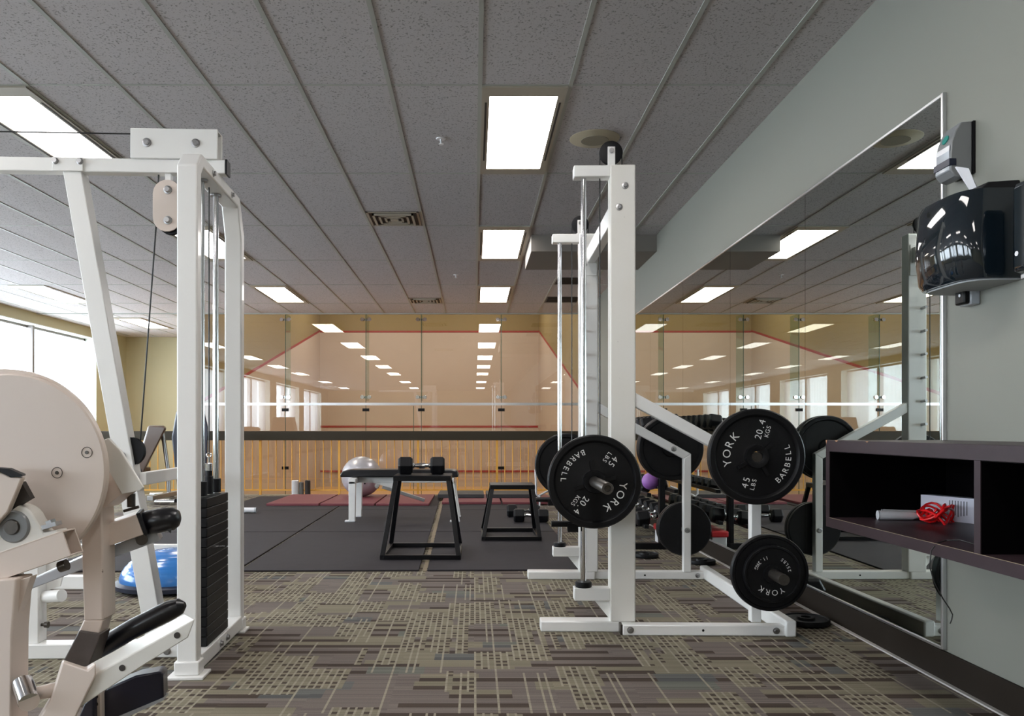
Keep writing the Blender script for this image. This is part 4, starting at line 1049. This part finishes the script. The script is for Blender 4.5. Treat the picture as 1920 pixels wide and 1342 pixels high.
# ------------------------------------------------------------------ leg extension machine, near left
lm = thing('leg_extension_machine', (-1.15, 2.0, 0), 'worn cream leg machine with big round cam guard in the near left corner', 'weight machine')
dc = at(14, 884, 2.0); rd = 0.2475; rc = at(10, 878, 2.03)
obj('cam_guard', MB().lathe([(0, 0), (rd-0.004, 0), (rd, 0.004), (rd, 0.022), (0, 0.022)], (dc.x, 2.0, dc.z), 'Y', 96), M['cream'], lm)
obj('cam_rim', MB().lathe([(0.20, 0.0), (0.2525, 0.0), (0.2545, 0.003), (0.2545, 0.028), (0.2525, 0.031), (0, 0.031), (0, 0.01), (0.20, 0.01), (0.20, 0.0)], (rc.x, 2.021, rc.z), 'Y', 96), M['cream'], lm)
bt = MB()
for (px_, py_) in ((163, 848), (107, 886)):
    p = at(px_, py_, 2.0)
    bt.lathe([(0.0125, -0.0004), (0.0132, -0.0022), (0.0142, -0.0004)], (p.x, 2.0, p.z), 'Y', 28)
    bt.lathe([(0, -0.002), (0.0045, -0.002), (0.0045, 0.0005), (0, 0.0005)], (p.x, 2.0, p.z), 'Y', 16)
obj('screw', bt, M['darksteel'], lm)
obj('rear_plate', MB().px([(190, 826), (203, 821), (226, 845), (268, 914), (262, 920), (228, 926), (205, 885)], 2.056, 0.012), M['offwhite'], lm, bevel=0.002)
obj('rear_beam', MB().px([(150, 900), (206, 885), (236, 920), (195, 952), (150, 960)], 2.072, 0.09), M['cream'], lm, bevel=0.002)
# main column behind the disc
obj('column', MB().px([(150, 950), (190, 950), (192, 1000), (193, 1163), (157, 1163)], 2.06, 0.075), M['cream'], lm, bevel=0.004)
obj('column_foot', MB().pxx([(157, 1162), (193, 1162), (165, 1252), (122, 1236)], 2.06, [(176, 1150), (212, 1150), (186, 1238), (142, 1222)], 2.135), M['cream'], lm, bevel=0.004)
obj('grip_wrap', MB().pxx([(148, 1182), (189, 1188), (164, 1256), (118, 1240)], 2.052, [(168, 1170), (208, 1176), (188, 1242), (140, 1226)], 2.142), M['tape'], lm, bevel=0.003)
# lower swing beam: folded channel, top face lit
obj('lower_beam', MB().pxx([(178, 1264), (366, 1160), (353, 1195), (270, 1247), (110, 1352), (120, 1300)], 1.90, [(176, 1240), (347, 1150), (336, 1180), (262, 1225), (106, 1330), (116, 1280)], 2.00), M['offwhite'], lm, bevel=0.003)
hm = MB()
for (px_, py_) in ((229, 1252), (332, 1191), (165, 1262)):
    p = at(px_, py_, 1.899); hm.lathe([(0, -0.001), (0.0075, -0.001), (0.0075, 0.002), (0, 0.002)], (p.x, 1.899, p.z), 'Y', 16)
obj('hole', hm, M['ventdark'], lm)
obj('thigh_pad', MB().tube([at(150, 1240, 2.17), at(156, 1234, 2.17), at(180, 1219, 2.17), at(250, 1178, 2.17), at(320, 1143, 2.17), at(338, 1136, 2.17), at(347, 1133, 2.17)], [0.012, 0.020, 0.027, 0.027, 0.027, 0.022, 0.008], 24), M['vinyl'], lm)
obj('swing_bracket', MB().pxx([(117, 1240), (164, 1256), (180, 1242), (180, 1266), (96, 1440), (20, 1440), (95, 1310)], 1.885, [(117, 1236), (160, 1250), (176, 1240), (176, 1262), (96, 1420), (24, 1420), (95, 1304)], 1.96), M['cream'], lm, bevel=0.004)
obj('roller_stub', MB().cyl(at(118, 1290, 1.92), at(66, 1300, 1.90), 0.019, 0.015, 20), M['cream'], lm)
obj('roller', MB().cyl(at(42, 1279, 1.90), at(54, 1314, 1.862), 0.0235, n=28), M['chrome'], lm)
obj('roller_cap', MB().cyl(at(54, 1314, 1.863), at(54.6, 1315.5, 1.859), 0.0225, n=28), M['cream'], lm)
obj('seat_pad', MB().pxx([(186, 1305), (200, 1290), (255, 1266), (300, 1258), (306, 1262), (307, 1306), (303, 1314), (188, 1362)], 2.12, [(200, 1288), (214, 1275), (268, 1254), (308, 1247), (314, 1252), (315, 1294), (310, 1302), (200, 1346)], 2.26), M['navyvinyl'], lm, bevel=0.008)
obj('pad_rail', MB().pxx([(200, 1352), (306, 1308), (306, 1313), (200, 1362)], 2.11, [(216, 1340), (316, 1297), (316, 1302), (216, 1350)], 2.20), M['greylight'], lm)
obj('pad_board', MB().px([(148, 1342), (158, 1318), (175, 1305), (176, 1400), (140, 1400)], 2.08, 0.05), M['navyvinyl'], lm, bevel=0.004)
obj('pad_strut', MB().px([(174, 1300), (189, 1296), (191, 1420), (177, 1420)], 2.10, 0.04), M['cream'], lm, bevel=0.002)
hm = MB()
for py_ in (1306, 1320):
    p = at(179.5, py_, 2.099); hm.lathe([(0, -0.001), (0.006, -0.001), (0.006, 0.002), (0, 0.002)], (p.x, 2.099, p.z), 'Y', 14)
obj('hole', hm, M['ventdark'], lm)
# crank tube in front of the disc, open at its end
T0, T1 = at(-60, 1082, 1.90), at(121, 1019, 1.90)
T0.y = T1.y = 1.94
d_ = (T1-T0).normalized(); upv = Vector((-d_.z, 0, d_.x))
obj('crank_tube', MB().hollow(T0, T1, 0.062, 0.064, 0.004, upv), M['cream'], lm, bevel=0.001)
# pillow block bearing
bc_ = at(30, 986, 1.93)
outl = [(bc_.x + 0.052*math.cos(R(a)), bc_.z + 0.052*math.sin(R(a))) for a in range(20, 161, 14)]
q1 = [at(x, y, 1.93) for x, y in ((-30, 1048), (-10, 1058), (86, 1016), (112, 1004), (108, 992), (84, 998))]
hb = obj('bearing_housing', MB().loft([(x, 1.925, z) for x, z in outl] + [(p.x, 1.925, p.z) for p in q1], [(x, 1.975, z) for x, z in outl] + [(p.x, 1.975, p.z) for p in q1]), M['offwhite'], lm, bevel=0.004)
obj('bearing_ring', MB().lathe([(0.018, -0.006), (0.036, -0.006), (0.040, 0.0), (0.040, 0.01), (0.018, 0.01)], (bc_.x-0.002, 1.925, bc_.z-0.001), 'Y', 36), M['greyplastic'], hb)
obj('shaft_end', MB().lathe([(0, -0.012), (0.017, -0.012), (0.019, -0.008), (0.019, 0.01), (0, 0.01)], (bc_.x-0.003, 1.925, bc_.z-0.001), 'Y', 28), M['darksteel'], hb)
obj('bearing_bolt', MB().beam(at(84, 988, 1.93), at(110, 980, 1.93), 0.03, 0.010).cyl(at(98, 986, 1.945), at(94, 975, 1.945), 0.013, n=6), M['steel'], hb)
# adjusting lever, upper left
obj('lever_arm', MB().px([(-60, 880), (-2, 885), (16, 893), (41, 895), (14, 960), (-60, 1040)], 1.90, 0.018), M['cream'], lm, bevel=0.003)
obj('lever_cap', MB().pxx([(-30, 880), (0, 884), (20, 895), (42, 893), (42, 890), (18, 879), (-30, 876)], 1.895, [(-24, 878), (4, 882), (24, 893), (48, 891), (48, 888), (22, 877), (-24, 874)], 1.945), M['rubber'], lm)
obj('web_plate', MB().px([(40, 903), (57, 934), (37, 946), (14, 962)], 1.925, 0.02), M['ventdark'], lm)
# lower rail under the crank with knobs
obj('slide_rail', MB().pxx([(40, 1094), (150, 1046), (290, 993), (301, 1013), (206, 1048), (54, 1106)], 2.14, [(54, 1086), (156, 1040), (296, 986), (307, 1006), (212, 1040), (66, 1098)], 2.18), M['greylight'], lm, bevel=0.003)
obj('slide_knob', MB().cyl(at(266, 1012, 2.12), at(262, 1002, 2.16), 0.015, n=18).cyl(at(126, 1058, 1.97), at(112, 1063, 1.97), 0.014, n=14), M['darksteel'], lm)
obj('seat_tube', MB().pxx([(198, 984), (256, 964), (270, 1002), (204, 1024)], 2.10, [(206, 975), (262, 956), (276, 994), (212, 1016)], 2.17), M['cream'], lm, bevel=0.003)
obj('tube_cap', MB().pxx([(255, 963), (262, 961), (277, 1000), (270, 1003)], 2.095, [(262, 955), (269, 953), (284, 992), (277, 995)], 2.175), M['rubber'], lm)
obj('knee_roller', MB().tube([at(262, 984, 2.14), at(270, 981, 2.14), at(300, 975, 2.14), at(325, 972, 2.14), at(334, 972, 2.14), at(338, 972, 2.14)], [0.022, 0.031, 0.034, 0.031, 0.022, 0.008], 24).loft([at(310, 990, 2.12), at(323, 985, 2.12), at(320, 1000, 2.12)], [at(311, 989, 2.135), at(324, 984, 2.135), at(320, 1000, 2.125)]), M['vinyl'], lm)
obj('seat_lever', MB().cyl(at(232, 958, 2.12), at(260, 950, 2.12), 0.004, n=10).cyl(at(246, 950, 2.16), at(246, 925, 2.16), 0.011, n=14), M['darksteel'], lm)
# front leg at the picture's left edge, reaching the floor
obj('front_leg', MB().px([(-60, 1090), (30, 1085), (22, 1190), (18, 1560), (-60, 1560)], 1.88, 0.075), M['cream'], lm, bevel=0.004)
obj('gusset_leg', MB().px([(20, 1092), (58, 1080), (30, 1160), (20, 1180)], 1.90, 0.03), M['cream'], lm, bevel=0.002)
obj('floor_rail', MB().box(at(-60, 0, 1.9).x, at(100, 0, 1.9).x, 1.86, 2.3, 0.0, 0.06), M['cream'], lm, bevel=0.004)
obj('rear_leg', MB().box(at(24, 0, 1.93).x, at(72, 0, 1.93).x, 1.90, 1.95, 0.05, 0.17), M['cream'], lm, bevel=0.004)

# ------------------------------------------------------------------ wall shelf with its contents
shx0, shx1, shy0, shy1 = 1.350, XR-0.012, 1.15, 3.040
zs0, zs1 = 0.596, 0.9266
sh = thing('cubby_shelf', ((shx0+shx1)/2, 2.4, zs0), 'dark brown open cubby shelf on the right wall below the towel dispenser', 'shelf')
obj('top_board', MB().box(shx0, shx1, shy0, shy1, zs1-0.043, zs1), M['wood'], sh, bevel=0.001)
obj('bottom_board', MB().box(shx0, shx1, shy0, shy1, zs0, zs0+0.0375), M['wood'], sh, bevel=0.001)
obj('side_panel', MB().box(shx0, shx1, shy1-0.03, shy1, zs0+0.0375, zs1-0.043), M['wood'], sh)
obj('side_panel', MB().box(shx0, shx1, shy0, shy0+0.03, zs0+0.0375, zs1-0.043), M['wood'], sh)
obj('divider', MB().box(shx0, shx1, 2.112, 2.139, zs0+0.0375, zs1-0.043), M['wood'], sh)
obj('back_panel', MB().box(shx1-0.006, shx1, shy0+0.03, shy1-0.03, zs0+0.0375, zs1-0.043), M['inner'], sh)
dark_sheets = MB().box(shx0+0.002, shx1-0.006, shy1-0.032, shy1-0.0295, zs0+0.0375, zs1-0.043).box(shx0+0.002, shx1-0.006, 2.138, 2.141, zs0+0.0375, zs1-0.043).box(shx0+0.002, shx1-0.006, 2.110, 2.1125, zs0+0.0375, zs1-0.043).box(shx0+0.002, shx1-0.006, shy0+0.03, shy1-0.03, zs1-0.045, zs1-0.0425)
obj('inner_dark_sheet', dark_sheets, M['inner'], sh, smooth=0)  # thin near-black sheets added to darken the cubby's inner faces
cpm = MB()
for (yc_, w_, h_) in ((3.034, 0.012, 0.015), (2.95, 0.028, 0.006), (2.72, 0.022, 0.005)):
    cpm.add([(shx0-0.0008, yc_-w_/2, zs1-0.0005), (shx0-0.0008, yc_+w_/2, zs1-0.0005), (shx0-0.0008, yc_, zs1-h_)], [(0,1,2)])
    cpm.add([(shx0-0.0008, yc_-w_/2, zs1+0.0006), (shx0-0.0008, yc_+w_/2, zs1+0.0006), (shx0+0.006, yc_, zs1+0.0006)], [(0,1,2)])
obj('chipped_edge', cpm, M['woodedge'], sh, smooth=0)
obj('edge_band', MB().box(shx0-0.0006, shx0+0.0004, shy0, shy1-0.03, zs0+0.0362, zs0+0.0376), M['tan'], sh, smooth=0)
zb = zs0 + 0.0375
def onshelf(x, y, Y): p = at(x, y, Y); return p
jr = thing('jump_rope', (1.60, 3.0, zb), 'coiled red jump rope with white handles on the shelf', 'jump rope')
obj('handle', MB().lathe([(0, 0), (0.017, 0), (0.017, 0.002), (0.012, 0.003), (0.012, 0.010), (0.017, 0.004), (0.0165, 0.12), (0.010, 0.135), (0.008, 0.17), (0, 0.17)], (0, 0, 0), 'X', 24), M['plasticwhite'], jr)
h0 = kids(jr)[0]; h0.location = Vector((1.492, 2.93, zb+0.017)) - ORG[jr.name]; h0.rotation_euler = (0, 0, R(-8)); 
for v in h0.data.vertices: v.co += ORG[jr.name]
h1 = dup(h0, jr); h1.location = Vector((1.535, 2.985, zb+0.017)) - ORG[jr.name]; h1.rotation_euler = (0, 0, R(-22))
rp = MB(); pts = []
random.seed(3)
cy_ = 2.84; cx_ = 1.655
for i in range(105):
    a = i*0.33; ra = 0.050 + 0.022*math.sin(i*0.41) ; rb = 0.060 + 0.035*math.sin(i*0.23+1)
    pts.append((cx_ + ra*math.cos(a) , cy_ + rb*math.sin(a*1.0+0.4), zb + 0.030 + 0.024*math.sin(i*0.61) + 0.012*math.sin(i*0.27)))
rp.tube([(1.655, 2.907, zb+0.017), (1.67, 2.90, zb+0.02)] + pts + [(1.70, 2.92, zb+0.02), (1.692, 2.922, zb+0.017)], 0.0042, 8)
obj('cord', rp, M['redcord'], jr)
cbx = thing('card_box', (1.73, 2.50, zb), 'small white printed card box on the shelf behind the red rope', 'box')
m = MB().box(-0.025, 0.025, -0.12, 0.11, 0, 0.088)
bo = obj('carton', m, M['card'], cbx, org=None); 
bo.data.transform(Matrix.Translation(ORG[cbx.name]))
cbx.location = (1.752, 2.90, zb); cbx.rotation_euler = (0, 0, R(22))
pm = MB(); random.seed(5)
for r_ in range(7):
    yy = -0.075 + r_*0.011
    w_ = random.uniform(0.03, 0.055)
    pm.box(-0.0258, -0.0248, yy, yy+0.0035, 0.072-w_, 0.076)
po = obj('print', pm, M['print'], bo); po.data.transform(Matrix.Translation(ORG[cbx.name]))
wp = [at(x, y, Y) for x, y, Y in ((1835, 1022, 2.22), (1800, 1012, 2.30), (1775, 1013.0, 2.33), (1757, 1018, 2.322), (1746, 1032, 2.320), (1743, 1062, 2.32), (1752, 1092, 2.32), (1768, 1122, 2.32), (1780, 1140, 2.32), (1786, 1152, 2.32), (1784, 1162, 2.32), (1781, 1169, 2.32))]
obj('hanging_wire', MB().tube(wp, 0.0019, 8), M['cable'],
    label='thin dark wire hanging over the front edge of the shelf', cat='wire', org=(1.35, 2.32, 0.4))

# ------------------------------------------------------------------ dispensers on the right wall
td = thing('towel_dispenser', (XR, 2.78, 1.47), 'black glossy paper towel dispenser on the right wall', 'dispenser')
zb0, zb1 = 1.468, 1.765
y0_, y1_ = 2.605, 2.945
def plan(inset, bulge, n=14):
    pts = [(XR-0.0005, y0_+inset)]
    for i in range(n+1):
        a = math.pi*(i/n); c = math.cos(a); s_ = math.sin(a)
        yy = (y0_+y1_)/2 - (abs(c)**0.55)*(1 if c > 0 else -1)*((y1_-y0_)/2-inset)
        pts.append((XR - 0.055 - (bulge-0.055)*(s_**0.6), yy))
    pts.append((XR-0.0005, y1_-inset)); return pts
lev = [(0.004, 0.185, zb0), (0.0, 0.200, zb0+0.02), (0.0, 0.215, zb0+0.12), (0.0, 0.205, zb1-0.03), (0.006, 0.19, zb1)]
m = MB()
for k_ in range(len(lev)-1):
    A = [(x, y, lev[k_][2]) for x, y in plan(lev[k_][0], lev[k_][1])]; B = [(x, y, lev[k_+1][2]) for x, y in plan(lev[k_+1][0], lev[k_+1][1])]
    n_ = len(A); m.add(A + B, [(i, (i+1) % n_, n_+(i+1) % n_, n_+i) for i in range(n_)])
m.add([(x, y, lev[-1][2]) for x, y in plan(lev[-1][0], lev[-1][1])], [tuple(range(17))])
m.add([(x, y, lev[0][2]) for x, y in plan(lev[0][0], lev[0][1])], [tuple(range(17))])
cov = obj('cover', m, M['smoke'], td, smooth=50)
obj('underside', MB().loft([(x, y, zb0-0.001) for x, y in plan(0.012, 0.17)], [(x, y, zb0-0.006) for x, y in plan(0.014, 0.168)]), M['underside'], td)
obj('top_lid', MB().loft([(XR, y0_+0.01, zb1-0.004), (XR-0.13, y0_+0.03, zb1-0.004), (XR-0.15, y1_-0.06, zb1-0.004), (XR-0.02, y1_-0.02, zb1-0.004)],
                         [(XR, y0_+0.02, zb1+0.030), (XR-0.09, y0_+0.04, zb1+0.030), (XR-0.10, y1_-0.10, zb1+0.030), (XR-0.02, y1_-0.05, zb1+0.030)]), M['rubber'], td, bevel=0.004)
pw = obj('paper_towel', MB().loft([(1.710, 2.735, zb1+0.030), (1.725, 2.755, zb1+0.030), (1.750, 2.745, zb1+0.030), (1.730, 2.725, zb1+0.030)],
        [(1.682, 2.760, zb1+0.118), (1.690, 2.785, zb1+0.124), (1.722, 2.770, zb1+0.100), (1.712, 2.742, zb1+0.106)]), M['paper'], label='crumpled white paper towel tuck standing on top of the black dispenser', cat='paper towel', org=(1.73, 2.74, zb1+0.030))
sdp = thing('soap_dispenser', (XR, 2.40, 1.50), 'black soap dispenser at the right picture edge beside the towel dispenser', 'dispenser')
obj('body', MB().box(XR-0.118, XR-0.0005, 2.30, 2.50, 1.455, 1.740), M['smoke'], sdp, bevel=0.02)
obj('badge', MB().lathe([(0, 0), (0.008, 0), (0.008, 0.001), (0, 0.001)], (XR-0.119, 2.47, 1.515), 'X', 16), M['plasticwhite'], sdp)
obj('lever', MB().box(XR-0.10, XR-0.02, 2.32, 2.48, 1.435, 1.453), M['steel'], sdp, bevel=0.003)
af = thing('air_freshener', (XR, 2.90, 1.88), 'grey air freshener box on the wall above the towel dispenser', 'air freshener')
prof = [(XR-0.008, 2.083), (XR-0.048, 2.080), (XR-0.068, 2.048), (XR-0.082, 2.010), (XR-0.086, 1.955), (XR-0.086, 1.905), (XR-0.070, 1.885), (XR-0.045, 1.878), (XR-0.008, 1.895)]
obj('case', MB().loft([(x, 2.865, z) for x, z in prof], [(x, 2.960, z) for x, z in prof]), M['greyplastic'], af, bevel=0.004)
obj('back_plate', MB().box(XR-0.009, XR, 2.858, 2.967, 1.893, 2.082), M['black'], af)
obj('front_panel', MB().loft([(XR-0.087, 2.870, 1.905), (XR-0.087, 2.955, 1.905), (XR-0.087, 2.955, 1.998), (XR-0.087, 2.870, 1.998)], [(XR-0.091, 2.874, 1.909), (XR-0.091, 2.951, 1.909), (XR-0.086, 2.951, 1.996), (XR-0.086, 2.874, 1.996)]), M['greylight'], af, bevel=0.001)
obj('grille', MB().box(XR-0.0925, XR-0.066, 2.863, 2.962, 1.922, 1.948), M['navy'], af, bevel=0.002)
bd = obj('badge', MB().lathe([(0, -0.0015), (0.017, -0.0015), (0.017, 0.0015), (0, 0.0015)], (0, 0, 0), 'X', 24), M['teal'], af)
bd.data.transform(Matrix.Translation(ORG[af.name]))
bd.location = Vector((XR-0.0775, 2.912, 2.030)) - ORG[af.name]; bd.rotation_euler = (0, R(20), 0)
ws = thing('wall_switch', (XR, 2.84, 1.42), 'small black and grey wall switch box below the towel dispenser', 'switch')
obj('case', MB().box(XR-0.035, XR-0.0005, 2.83, 2.90, 1.415, 1.470), M['greylight'], ws, bevel=0.004)
obj('face', MB().box(XR-0.055, XR-0.034, 2.835, 2.895, 1.418, 1.468), M['black'], ws, bevel=0.006)
obj('button', MB().lathe([(0, -0.003), (0.006, -0.003), (0.006, 0.001), (0, 0.001)], (XR-0.055, 2.86, 1.45), 'X', 12), M['plasticwhite'], ws)
